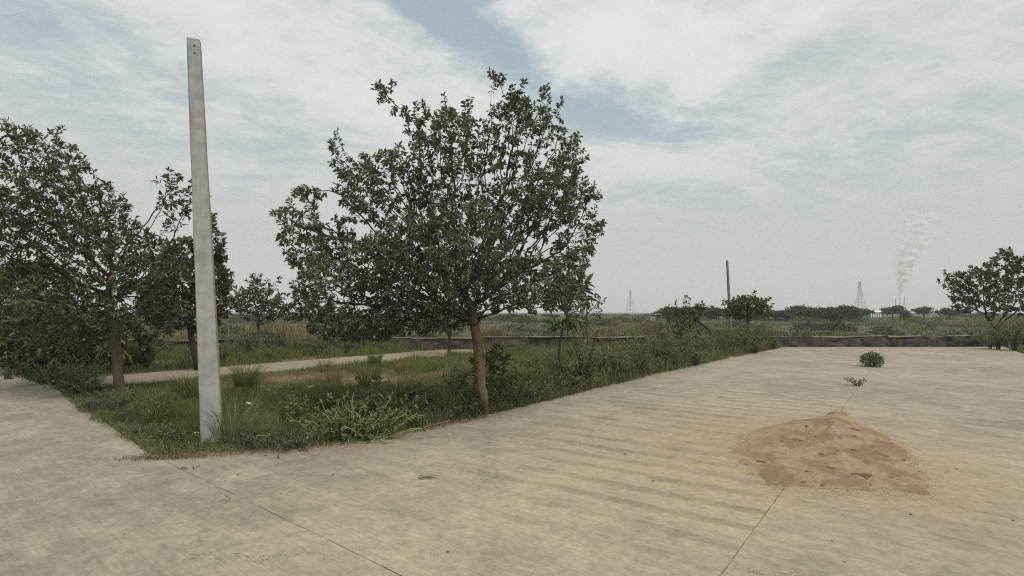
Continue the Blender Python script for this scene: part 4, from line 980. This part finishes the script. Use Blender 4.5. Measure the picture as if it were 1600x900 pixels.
# ------------------------------------------------------------------ on the road
sand_px = [(1150, 700), (1165, 682), (1190, 672), (1240, 660), (1285, 654), (1300, 646), (1318, 645), (1328, 657), (1350, 668), (1385, 684), (1405, 698), (1420, 714), (1418, 728), (1432, 742), (1446, 762), (1425, 767), (1380, 764), (1330, 767), (1280, 762), (1245, 757), (1215, 757), (1190, 742), (1172, 726), (1158, 714)]
poly = smooth_path([at(*q)[:2].tolist() + [0] for q in sand_px + sand_px[:1]], 6)[:-1, :2]; cc = poly.mean(0)
nr_ = 60; rings = []
for k in range(nr_ + 1):
    f = k / nr_; e = ((fbm(poly[:, 0] * 3, poly[:, 1] * 3, 61) - .47) * .16 + (fbm(poly[:, 0] * 16, poly[:, 1] * 16, 66) - .47) * .10) * f; q = cc + (poly - cc) * (f * 1.10 * (1 + e))[:, None]
    hgt = (.035 + .055 * np.clip(((q - cc) @ RD + .2) / 1.2, 0, 1)) * (1 - f ** 2) ** .8 * (.5 + fbm(q[:, 0] * 2.5, q[:, 1] * 2.5, 63)) + .035 * np.maximum(fbm(q[:, 0] * 6, q[:, 1] * 6, 64) - .55, 0) * (1 - f ** 4) * 4 + .035 * (fbm(q[:, 0] * 12, q[:, 1] * 12, 67) - .47) * (1 - f ** 6)
    rings.append(np.column_stack([q, np.maximum(hgt, 0) + .030 * (1 - f ** 5) - .016 + (fbm(q[:, 0] * 9, q[:, 1] * 9, 68) - .47) * .030 * f ** 2 + (fbm(q[:, 0] * 30, q[:, 1] * 30, 69) - .47) * .014]))
V = np.concatenate(rings); m_ = len(poly); i = np.arange(m_); j = (i + 1) % m_
F = np.concatenate([np.stack([i, j, j + m_, i + m_], 1) + k * m_ for k in range(nr_)])
sand = link('sand_heap', mesh('sand_heap', V - np.array([*cc, 0]), [F], M['sand'], smooth=True), None, (*cc, 0)); tag(sand, 'flattened heap of reddish sand spilled across the road joint', 'sand')
g_ = Geo(); n = 9000; kk = rng.integers(0, len(poly), n); fr_ = 1.0 + np.abs(rng.normal(size=n)) * .12 - .06; q = cc + (poly[kk] - cc) * fr_[:, None] + rng.normal(size=(n, 2)) * .03
gs_ = rng.uniform(.0015, .0045, n); tet = np.array([(1, 0, 0), (-.5, .8, 0), (-.5, -.8, 0), (0, 0, .9)]); Vt = np.column_stack([q, np.full(n, .004)])[:, None, :] + tet[None] * gs_[:, None, None]
g_.add(Vt.reshape(-1, 3), None, (np.array([(0, 1, 3), (1, 2, 3), (2, 0, 3)])[None] + (np.arange(n) * 4)[:, None, None]).reshape(-1, 3)); tag(link('sand_grains', g_.build('sand_grains', M['sand'])), 'loose grains of sand thinning out round the sand heap', 'sand', kind='stuff')
def sand_top(x, y):
    k = ((V[:, 0] - x) ** 2 + (V[:, 1] - y) ** 2).argmin(); return V[k, 2]
def lump(seed, sx, sy, sz, m, name='clod', sub=2):
    import bmesh
    bm = bmesh.new(); bmesh.ops.create_icosphere(bm, subdivisions=sub, radius=1.0); rg = np.random.default_rng(seed); ph = rg.random(3) * 9
    for v in bm.verts:
        k = 1 + .35 * (fbm(np.array(v.co.x * 1.3 + ph[0]), np.array(v.co.y * 1.3 + v.co.z * 1.7 + ph[1]), seed) - .45) * 2
        v.co = Vector((v.co.x * sx * k, v.co.y * sy * k, v.co.z * sz * k))
    me = bpy.data.meshes.new(name); bm.to_mesh(me); bm.free(); me.materials.append(m); return me
clods = [lump(k, 1, .55, .33, M['clod']) for k in range(4)]
for k, (u, v, s_) in enumerate([(1261, 671, 1.2), (1332, 676, 1.1), (1340, 677, .6), (1222, 692, 1.0), (1243, 690, 1.7), (1252, 692, 1.1), (1190, 720, 1.2), (1282, 712, .8), (1309, 706, .7), (1334, 705, 1.1), (1346, 748 - 6, 1.9), (1354, 745, 1.0), (1300, 733, 1.2), (1312, 734, .7), (1262, 736, 1.0), (1255, 751, 1.0), (1380, 712, 1.0), (1386, 714, .7), (1286, 755, .8), (1336, 687, .7), (1370, 688, .6), (1274, 687, .6), (1198, 677, .6), (1410, 716, .6), (1392, 746, .9), (1400, 748, .6), (1337, 751, .4), (1225, 711, .5), (1170, 702, .5), (1360, 754, .4), (1250, 730, .3), (1309, 690, .4)]):
    p = at(u, v, .03); o = bpy.data.objects.new('clod', clods[k % 4]); COL.objects.link(o); o.parent = sand
    o.location = (p[0] - cc[0], p[1] - cc[1], sand_top(p[0], p[1]) + .002); e_ = random.uniform(.7, 1.7); o.scale = (.032 * s_ * e_, .032 * s_, .034 * s_); o.rotation_euler = (random.uniform(-.2, .2), random.uniform(-.2, .2), random.uniform(-.9, .9))

# the two plants growing in the joint
rg = np.random.default_rng(171); n = 1500; q = norm(rg.normal(size=(n, 3))) * (rg.random((n, 1)) ** .35); q = q * (1 + .25 * (vnoise(q[:, :1] * 2.5 + 3, q[:, 1:2] * 2.5 + q[:, 2:] * 2, 5) - .5)) * (.29, .29, .22) + (0, 0, .20)
gl = Geo(); leaves(gl, q, norm(q - (0, 0, .1) + rg.normal(size=(n, 3)) * .12), norm(rg.normal(size=(n, 3)) + (0, 0, .8)), rg.uniform(.035, .065, n), .022, rg); gs = Geo()
for k in range(26):
    p_ = q[k * 40]; path_tube(gs, [(0, 0, -.02), p_ * (.5, .5, .45), p_ * .93], [.006, .004, .002], 4, cap=False)
p = at(1363, 573); place_weed('round_bush', 'small round dark green bush growing in the road joint', 'bush', p[0], p[1], (gs.build('stem', M['stem_green']), gl.build('foliage', M['leaf_green'])))
ms_ = leafy_weed(.22, 16, .24, .05, M['weed'], M['stem_green'], 72, .6, 12, .45); p = at(1340, 603); place_weed('joint_weed', 'small pale weed in the road joint nearer than the round bush', 'weed', p[0], p[1], ms_)
# dead sprig lying on the slab near the corner
ms_ = leafy_weed(.07, 9, .16, .04, M['leaf_olive'], M['stem_green'], 73, .4, 6, .4); p = at(425, 714); place_weed('fallen_sprig', 'wilted leafy sprig lying on the slab near the corner', 'sprig', p[0], p[1], ms_)
ms_ = leafy_weed(.05, 8, .12, .03, M['dry_grass'], M['stem_green'], 74, .4, 6, .3); p = at(297, 731); place_weed('dry_sprig', 'tiny dry sprig rooted in the joint in front of the pole', 'sprig', p[0], p[1], ms_)
g_ = Geo(); c = at(668, 748); 
for k in range(5):
    a_ = random.uniform(-.5, .5); d_ = np.array([math.cos(a_), math.sin(a_), 0]) * random.uniform(.06, .13); o_ = c + np.array([random.uniform(-.05, .05), random.uniform(-.03, .03), .012])
    path_tube(g_, [o_ - d_, o_ + (0, 0, .01), o_ + d_], [.003, .0035, .002], 4)
o = link('dry_twigs', g_.build('dry_twigs', M['bark_grey'], c), None, c); o.name = 'dry_twig'; tag(o, 'little broken dry twig lying on the ribbed slab', 'twig')
# pebbles and crumbs
peb = [lump(20 + k, 1, .8, .6, M['pebble'], 'pebble', 1) for k in range(3)]
spots = [(977, 709), (906, 753), (830, 711), (772, 761), (1021, 751), (759, 729), (848, 733), (738, 809), (1117, 759), (1083, 672), (440, 771), (432, 782), (195, 835), (137, 698), (372, 742), (386, 805), (90, 690), (20, 700), (1423, 804), (1417, 810), (1320, 878), (1481, 727), (1494, 733), (1521, 815), (1583, 813), (1493, 603), (1300, 845), (600, 805), (520, 742), (255, 800), (700, 862), (1220, 824), (930, 640), (1060, 640)]
for k, (u, v) in enumerate(spots[::2]):
    p = at(u, v, .004); o = bpy.data.objects.new('pebble', peb[k % 3]); COL.objects.link(o); s_ = random.uniform(.006, .011) * (1 + p[1] * .05); o.scale = (s_, s_, s_); o.location = (p[0], p[1], .006); o.rotation_euler = (0, 0, random.random() * 6)
    tag(o, 'small dark stone lying loose on the concrete', 'stone', 'small dark stones scattered on the concrete')
def litter(u, v, sz, label, z=None):
    p = at(u, v); x, y = p[0], p[1]; n = 7; g_ = Geo(); gx = np.linspace(-.5, .5, n); Vx, Fx = grid(gx * sz, gx * sz * .8, lambda X, Y: sz * .45 * (fbm(X / sz * 3 + u, Y / sz * 3 + v, 5))); g_.add(Vx, Fx)
    o = link('plastic_scrap', g_.build('plastic_scrap', M['litter'], smooth=True), None, (x, y, z if z is not None else float(plot_z(np.array(x), np.array(y))) + .05)); tag(o, label, 'litter'); o.rotation_euler = (.4, .2, 1); return o
litter(388, 637, .09, 'white scrap of plastic in the grass right of the pole')
litter(309, 686, .10, 'crumpled white scrap at the left foot of the pole')
litter(646, 641, .06, 'small white scrap in the grass left of the big trunk')
o = bpy.data.objects.new('white_pebble', lump(33, 1, .8, .6, M['pebble_pale'], 'white_pebble', 1)); COL.objects.link(o); o.scale = (.015, .015, .015); p = at(703, 680); o.location = (p[0], p[1], .01); tag(o, 'tiny white stone on the road in front of the big tree', 'stone')

# ------------------------------------------------------------------ field beyond the wall
def scrub_mesh(seed, n=90, L=.28, m=None, flat=.55):
    rng = np.random.default_rng(seed); q = norm(rng.normal(size=(n, 3))) * rng.uniform(.35, 1.0, (n, 1)) ** .6; q[:, 2] = np.abs(q[:, 2]) * flat * 1.6
    q[:, :2] *= (1 + .35 * (vnoise(q[:, :1] * 2 + 5, q[:, 1:2] * 2 + seed, seed) - .5)); g_ = Geo()
    leaves(g_, q - np.array([0, 0, .05]), norm(q + rng.normal(size=(n, 3)) * .8), norm(rng.normal(size=(n, 3)) + (0, 0, .8)), L * rng.uniform(.6, 1.4, n), L * .55, rng); return g_.build('scrub_bush', m)
scr = [scrub_mesh(200 + k, 320, .15, M[('scrub', 'far_leaf', 'leaf_olive', 'scrub', 'weed', 'far_leaf')[k]], .5) for k in range(6)]
rng = np.random.default_rng(55); nb = 0
for k in range(2000):
    if nb >= 280: break
    yb = 26.5 * math.exp(rng.random() ** .8 * math.log(140 / 26.5)); xb = yb * rng.uniform(-1.02, 1.05)
    if fbm(np.array(xb / 9.0), np.array(yb / 9.0), 71) < .38: continue
    if yb < 20.9 + (xb + 15.5) * .16 + 1.5: continue
    o = bpy.data.objects.new('scrub_bush', scr[nb % 6]); COL.objects.link(o); s_ = rng.uniform(.35, .85) * (1 + yb / 90); o.scale = (s_ * rng.uniform(.9, 1.7), s_, s_ * rng.uniform(.6, 1.0)); o.rotation_euler = (0, 0, rng.random() * 6)
    o.location = (xb, yb, float(zfield(np.array(xb), np.array(yb)))); tag(o, ('grey green', 'dark', 'olive', 'grey green', 'bright green', 'dark')[nb % 6] + (' bush just over the wall' if yb < 36 else ' bush in the middle of the field' if yb < 70 else ' bush far across the field') + (' left of the concrete pole' if xb / yb < -.58 else ' right of the concrete pole' if xb / yb < -.3 else ' behind the big tree' if xb / yb < .18 else ' behind the round bush' if xb / yb < .48 else ' beyond the end of the road' if xb / yb < .85 else ' near the right edge tree'), 'bush', 'low bushes dotted over the field'); nb += 1
g_ = Geo()
for (n, y0, y1, h, wd) in ((30000, 25.6, 45, .16, .04), (26000, 45, 95, .22, .10), (14000, 95, 170, .25, .22)):
    y = rng.uniform(y0, y1, n); x = y * rng.uniform(-1.05, 1.08, n); d_ = fbm(x / 7, y / 7, 81); k = (rng.random(n) < np.clip((d_ - .3) * 3, .1, 1)) & (y > 20.9 + (x + 15.5) * .16 + .8); x, y = x[k], y[k]; n_ = len(x)
    blades(g_, np.stack([x, y, zfield(x, y) - .02], 1), h * rng.uniform(.4, 1.4, n_) * (.5 + 1.0 * fbm(x / 3, y / 3, 83)), wd * rng.uniform(.5, 1.3, n_), rng.uniform(.2, .9, n_), rng, r=np.clip(.4 * rng.random(n_) + .7 * fbm(x / 5, y / 5, 85), 0, 1))
tag(link('field_grass', g_.build('field_grass', M['scrub'])), 'grey green dry grass over the field behind the wall', 'grass', kind='stuff')
g_ = Geo()
for (u, v, Yd, wx, wy, h, n) in ((440, 520, 34, 2.4, 2.0, 1.0, 1700), (985, 512, 42, 3.2, 2.0, .75, 1700), (1030, 508, 52, 2.4, 1.6, .8, 900), (938, 520, 28, .7, .6, .8, 400), (770, 515, 27, 1.0, .6, 1.0, 700), (1575, 500, 60, 6, 4, .9, 1500), (560, 520, 36, 4.5, 1.5, .6, 1000), (250, 530, 30, 3, 1.5, .7, 900), (905, 535, 23.2, .5, .25, .6, 300), (1290, 505, 70, 8, 3, .5, 800)):
    c = pt(u, v, Yd); q = rng.normal(size=(n, 2)) * (wx * .5, wy * .5); x, y = c[0] + q[:, 0], Yd + q[:, 1]
    blades(g_, np.stack([x, y, zfield(x, y) - .02], 1), h * rng.uniform(.5, 1.2, n), .02 * (1 + Yd / 50), rng.uniform(.1, .6, n), rng)
tag(link('tall_dry_grass', g_.build('tall_dry_grass', M['dry_grass'])), 'patches of tall rusty dry grass in the field', 'dry grass', kind='stuff')
# weeds massed at the right-hand road edge
for (u, v, ms, sc) in ((1560, 546, wD, 1.5), (1585, 548, wD, 1.6), (1535, 542, wC, 1.1), (1605, 548, wD, 1.5), (1572, 541, wB, 1.6), (1548, 545, wB, 1.1)):
    p = at(u, v); place_weed('edge_bush', 'one of the grey green weeds massed at the far right corner of the wide road', 'weed', p[0], p[1], ms, 'weeds massed at the far right corner', random.random() * 6, sc)

# ------------------------------------------------------------------ far trees
def acacia(seed, flat):
    rng = np.random.default_rng(seed); gt, gl = Geo(), Geo()
    path_tube(gt, [(0, 0, -.4), (.05, 0, .35), (.0, .05, .7)], [.09, .07, .05], 6)
    lumps = []
    for k in range(16):
        a_ = rng.random() * 6.283; rr = rng.uniform(.2, 1.0) if flat else rng.uniform(.1, .75); zz_ = rng.uniform(.85, 1.5) if flat else rng.uniform(.45, 1.7); p = np.array([math.cos(a_) * rr, math.sin(a_) * rr, zz_ - .18 * rr]); lumps.append(p)
        path_tube(gt, [(0, .04, .55), (p * (.5, .5, .8))], [.04, .012], 4, cap=False)
    for p in lumps:
        n = 70; q = norm(rng.normal(size=(n, 3))) * rng.uniform(.3, 1, (n, 1)) * (.42, .42, .22 if flat else .36)
        leaves(gl, p + q, norm(q + rng.normal(size=(n, 3)) * .3), norm(rng.normal(size=(n, 3)) + (0, 0, .6)), rng.uniform(.12, .26, n), .11, rng)
    return gt.build('trunk', M['bark_dark']), gl.build('crown', M['far_leaf'])
AC = [acacia(300 + k, k % 2 == 0) for k in range(6)]
def far_tree(u, vtop, Yd, wpx, kind, label, group=None, v0=None):
    x = (u - 800) / FPX * Yd; zt = pt(u, vtop, Yd)[2]; zg = float(zfield(np.array(x), np.array(Yd))) ; hh = zt - zg
    r = empty('field_tree', (x, Yd, zg), random.random() * 6); sxy = wpx / FPX * Yd / 2.4; r.scale = (sxy, sxy, hh / 1.85); tag(r, label, 'tree', group)
    link('trunk', AC[kind][0], r); c_ = link('crown', AC[kind][1], r); c_['kind'] = 'stuff'
far_tree(1393, 474, 125, 34, 0, 'flat topped dark tree just left of the two chimneys')
far_tree(1412, 484, 118, 26, 1, 'lower bushy tree in front of the two chimneys')
far_tree(1442, 477, 128, 32, 2, 'flat topped dark tree just right of the chimneys')
far_tree(1482, 477, 128, 38, 4, 'flat topped dark tree nearest the spreading tree at the right edge')
rng = np.random.default_rng(91); lab = 'dark tree in the hazy tree line along the far side of the field'; grp = 'trees of the far tree line'
for u in np.arange(1040, 1345, 7.0):
    far_tree(u + rng.normal() * 3, 479.5 + rng.normal() * 1.8 + (3 if 1190 < u < 1240 else 0), rng.uniform(105, 140), rng.uniform(34, 52), (kd := int(rng.integers(0, 6))), ('flat topped' if kd % 2 == 0 else 'rounded') + ' dark tree in the tree line ' + ('behind the round bush' if u < 1110 else 'behind the flat topped little tree' if u < 1190 else 'in the dip right of the little tree' if u < 1245 else 'left of the white shed'), grp)
for u in np.arange(905, 1040, 11.0):
    far_tree(u + rng.normal() * 4, 492 + rng.normal() * 1.5, rng.uniform(190, 260), rng.uniform(16, 28), rng.integers(0, 6), 'small dim tree far off between the left pylon and the wall', 'dim trees beyond the left pylon field')
for u in np.arange(-20, 905, 17.0):
    far_tree(u + rng.normal() * 6, 493 + rng.normal() * 3.5, rng.uniform(120, 230), rng.uniform(20, 36), rng.integers(0, 6), 'grey green tree on the far horizon behind the plot on the left', 'trees on the left horizon')
for u in np.arange(1500, 1660, 16.0):
    far_tree(u, 489 + rng.normal() * 2, rng.uniform(140, 200), rng.uniform(24, 36), rng.integers(0, 6), 'dim tree on the horizon behind the spreading tree at the right edge', 'trees on the right horizon')
far_tree(1030, 485, 100, 26, 1, 'dark bushy tree behind the grey hut')

# ------------------------------------------------------------------ far structures
def pylon(label, u, Yd, vtop, wb, kx=1.0):
    x = (u - 800) / FPX * Yd; H = pt(u, vtop, Yd)[2]; root = empty('pylon', (x, Yd, 0), .5); tag(root, label, 'pylon')
    prof = [(0, .5), (.18, .345), (.36, .235), (.55, .15), (.75, .10), (.93, .07), (1.0, .045)]; hw = lambda f: np.interp(f, [a for a, _ in prof], [b for _, b in prof]) * wb
    for sx, sy in ((1, 1), (1, -1), (-1, -1), (-1, 1)):
        g_ = Geo(); path_tube(g_, [(sx * hw(f), sy * hw(f), f * H) for f, _ in prof], [.16 * kx] * len(prof), 4); link('leg', g_.build('leg', M['steel']), root)
    fs = [0, .2, .36, .5, .62, .73, .83, .92, 1.0]; g_ = Geo(); cs = [(1, 1), (1, -1), (-1, -1), (-1, 1)]
    for a_, b_ in zip(fs[:-1], fs[1:]):
        for k in range(4):
            c0, c1 = cs[k], cs[(k + 1) % 4]; p = lambda c, f: (c[0] * hw(f), c[1] * hw(f), f * H)
            tubes(g_, [p(c0, a_), p(c1, a_), p(c0, b_)], [p(c1, b_), p(c0, b_), p(c1, b_)], .085 * kx, .085 * kx, 3)
    link('bracing', g_.build('bracing', M['steel']), root)
    g_ = Geo(); g_.box((0, 0, H + .2), (hw(1) * 2 + .6, hw(1) * 2 + .6, .8)); link('top_cap', g_.build('top_cap', M['steel']), root)
pylon('pale lattice pylon standing alone behind the field left of the round bush', 985, 620, 455, 11)
pylon('lattice pylon rising behind the white roofed shed', 1344, 480, 441, 11.5, .9)
pylon('small faint lattice pylon right of the two chimneys', 1413, 900, 464, 7, 1.0)
for (u, vt, lab_) in ((1399, 467, 'thinner left chimney of the distant plant'), (1406, 464, 'taller right chimney under the smoke plume')):
    Yd = 900; x = (u - 800) / FPX * Yd; H = pt(u, vt, Yd)[2]; root = empty('chimney', (x, Yd, 0)); tag(root, lab_, 'chimney')
    g_ = Geo(); path_tube(g_, [(0, 0, -.5), (0, 0, H * .5), (0, 0, H)], [.85, .7, .55], 12); link('stack', g_.build('stack', M['chimney']), root)
    g_ = Geo(); path_tube(g_, [(0, 0, H - 1.4), (0, 0, H - .6)], [.72, .72], 12, cap=False); link('rim', g_.build('rim', M['chimney']), root)
# white-roofed shed
Yd = 170; x = (1357 - 800) / FPX * Yd; root = empty('shed', (x, Yd, 0)); tag(root, 'long low shed with white roof and blue and white front in the far field', 'shed'); k_ = Yd / FPX
g_ = Geo(); g_.box((0, 0, .55), (30 * k_, 4, 2.1)); link('wall', g_.build('wall', M['blue']), root)
g_ = Geo(); g_.add([(-17 * k_, -2.4, 1.75), (17 * k_, -2.4, 1.75), (17 * k_, 2.4, 2.4), (-17 * k_, 2.4, 2.4), (-17 * k_, -2.4, 1.63), (17 * k_, -2.4, 1.63), (17 * k_, 2.4, 2.28), (-17 * k_, 2.4, 2.28)], [(0, 1, 2, 3), (7, 6, 5, 4), (0, 4, 5, 1), (1, 5, 6, 2), (2, 6, 7, 3), (3, 7, 4, 0)]); link('roof', g_.build('roof', M['white']), root)
for dx_ in (-3.2, .6, 4.2, 7.8, 11.2):
    g_ = Geo(); g_.box((dx_ * k_, -2.06, .7), (2.0 * k_, .1, 1.6)); link('white_panel', g_.build('white_panel', M['white']), root)
def hut(label, u, v0, v1, wpx, Yd, m, roof):
    x = (u - 800) / FPX * Yd; zt = pt(u, v0, Yd)[2]; k_ = Yd / FPX; root = empty('hut', (x, Yd, 0)); tag(root, label, 'building'); wd = wpx * k_
    g_ = Geo(); g_.box((0, 0, zt / 2 - .1), (wd, 3.5, zt + .2)); link('wall', g_.build('wall', m), root)
    g_ = Geo(); g_.box((0, 0, zt + .12), (wd + .4, 3.9, .18)); link('roof', g_.build('roof', roof), root)
    g_ = Geo(); g_.box((wd * .2, -1.76, .8), (.9, .08, 1.7)); link('door', g_.build('door', M['hole']), root)
    g_ = Geo(); g_.box((-wd * .25, -1.76, 1.3), (.7, .08, .6)); link('window', g_.build('window', M['hole']), root)
hut('plain grey hut left of the round bush', 1021, 492, 500, 18, 95, M['render'], M['render'])
hut('pale little house on the horizon between the two left trees', 461, 503, 508, 14, 130, M['white'], M['render'])

# overhead wire far on the left

# ------------------------------------------------------------------ smoke and haze
Yd = 900.0
pl = [(1406, 463, 1.6), (1408, 453, 3.4), (1410, 441, 6), (1413, 428, 9), (1417, 412, 13), (1422, 398, 16), (1428, 378, 19), (1434, 355, 22), (1441, 328, 26), (1448, 300, 30)]
P = np.array([pt(u, v, Yd) for u, v, _ in pl]); R = np.array([r * Yd / FPX for _, _, r in pl])
g_ = Geo(); m_ = 90; sd_ = 40; th = np.arange(sd_) * 2 * math.pi / sd_; fs = np.linspace(0, 1, m_); i = np.arange(sd_); j = (i + 1) % sd_
for (kr, wt, sd0) in ((.75, 1.0, 3), (1.25, .22, 8)):          # a dense core inside thinner billows
    Pc = np.stack([np.interp(fs ** .8, np.linspace(0, 1, len(P)), P[:, c]) for c in range(3)], 1); Rc = np.interp(fs ** .8, np.linspace(0, 1, len(R)), R)
    Pc[:, 0] += Rc * 1.1 * (fbm(fs * 11, fs * 0 + 2.5, 41, 3) - .44)
    zz_ = Pc[:, 2] / 9; bil = fbm(np.cos(th)[None] * 1.3 + zz_[:, None] * .9 + 30, np.sin(th)[None] * 1.3 + zz_[:, None] * 1.4, sd0, 4); RR = Rc[:, None] * kr * (.55 + .95 * bil)
    V = np.stack([Pc[:, 0][:, None] + RR * np.cos(th), Pc[:, 1][:, None] + RR * np.sin(th), Pc[:, 2][:, None] + RR * .35 * (bil - .47)], -1).reshape(-1, 3)
    F = np.concatenate([np.stack([i, j, j + sd_, i + sd_], 1) + k * sd_ for k in range(m_ - 1)]); g_.add(V, F, r=np.repeat((1 - fs) ** 1.0 * wt, sd_))
m, nt = new_mat('smoke'); ps = nt.objco(); ns = nt.noise(ps, .07, 3, .5, .4); thin = nt.attr('rnd')
al = nt.math('MULTIPLY', nt.sstep(ns, .12, .52), nt.math('MULTIPLY', thin, .98))
df = nt.node('ShaderNodeBsdfDiffuse'); df.inputs['Color'].default_value = (.95, .95, .94, 1); tl = nt.node('ShaderNodeBsdfTranslucent'); tl.inputs['Color'].default_value = (.95, .95, .94, 1)
m1 = nt.node('ShaderNodeMixShader'); m1.inputs[0].default_value = .12; nt.l.new(df.outputs[0], m1.inputs[1]); nt.l.new(tl.outputs[0], m1.inputs[2])
tp = nt.node('ShaderNodeBsdfTransparent'); m2 = nt.node('ShaderNodeMixShader'); nt.put(m2.inputs[0], al); nt.l.new(tp.outputs[0], m2.inputs[1]); nt.l.new(m1.outputs[0], m2.inputs[2]); nt.l.new(m2.outputs[0], nt.out.inputs['Surface'])
o = link('smoke_plume', g_.build('smoke_plume', m, smooth=True)); tag(o, 'white smoke plume drifting up from the distant chimneys', 'smoke', kind='stuff')

hz = Geo(); hz.box((0, 0, 120), (6400, 6400, 250)); m, nt = new_mat('haze')
pv = nt.node('ShaderNodeVolumePrincipled'); nt.put(pv.inputs['Color'], (.93, .95, .96, 1)); nt.put(pv.inputs['Density'], .0006); nt.l.new(pv.outputs[0], nt.out.inputs['Volume'])
hz.V[0][:, 2] = np.where(hz.V[0][:, 2] < 0, -3, 245)
o = link('haze', hz.build('haze', m)); tag(o, 'thin dusty haze lying over the whole field', 'haze', kind='stuff')
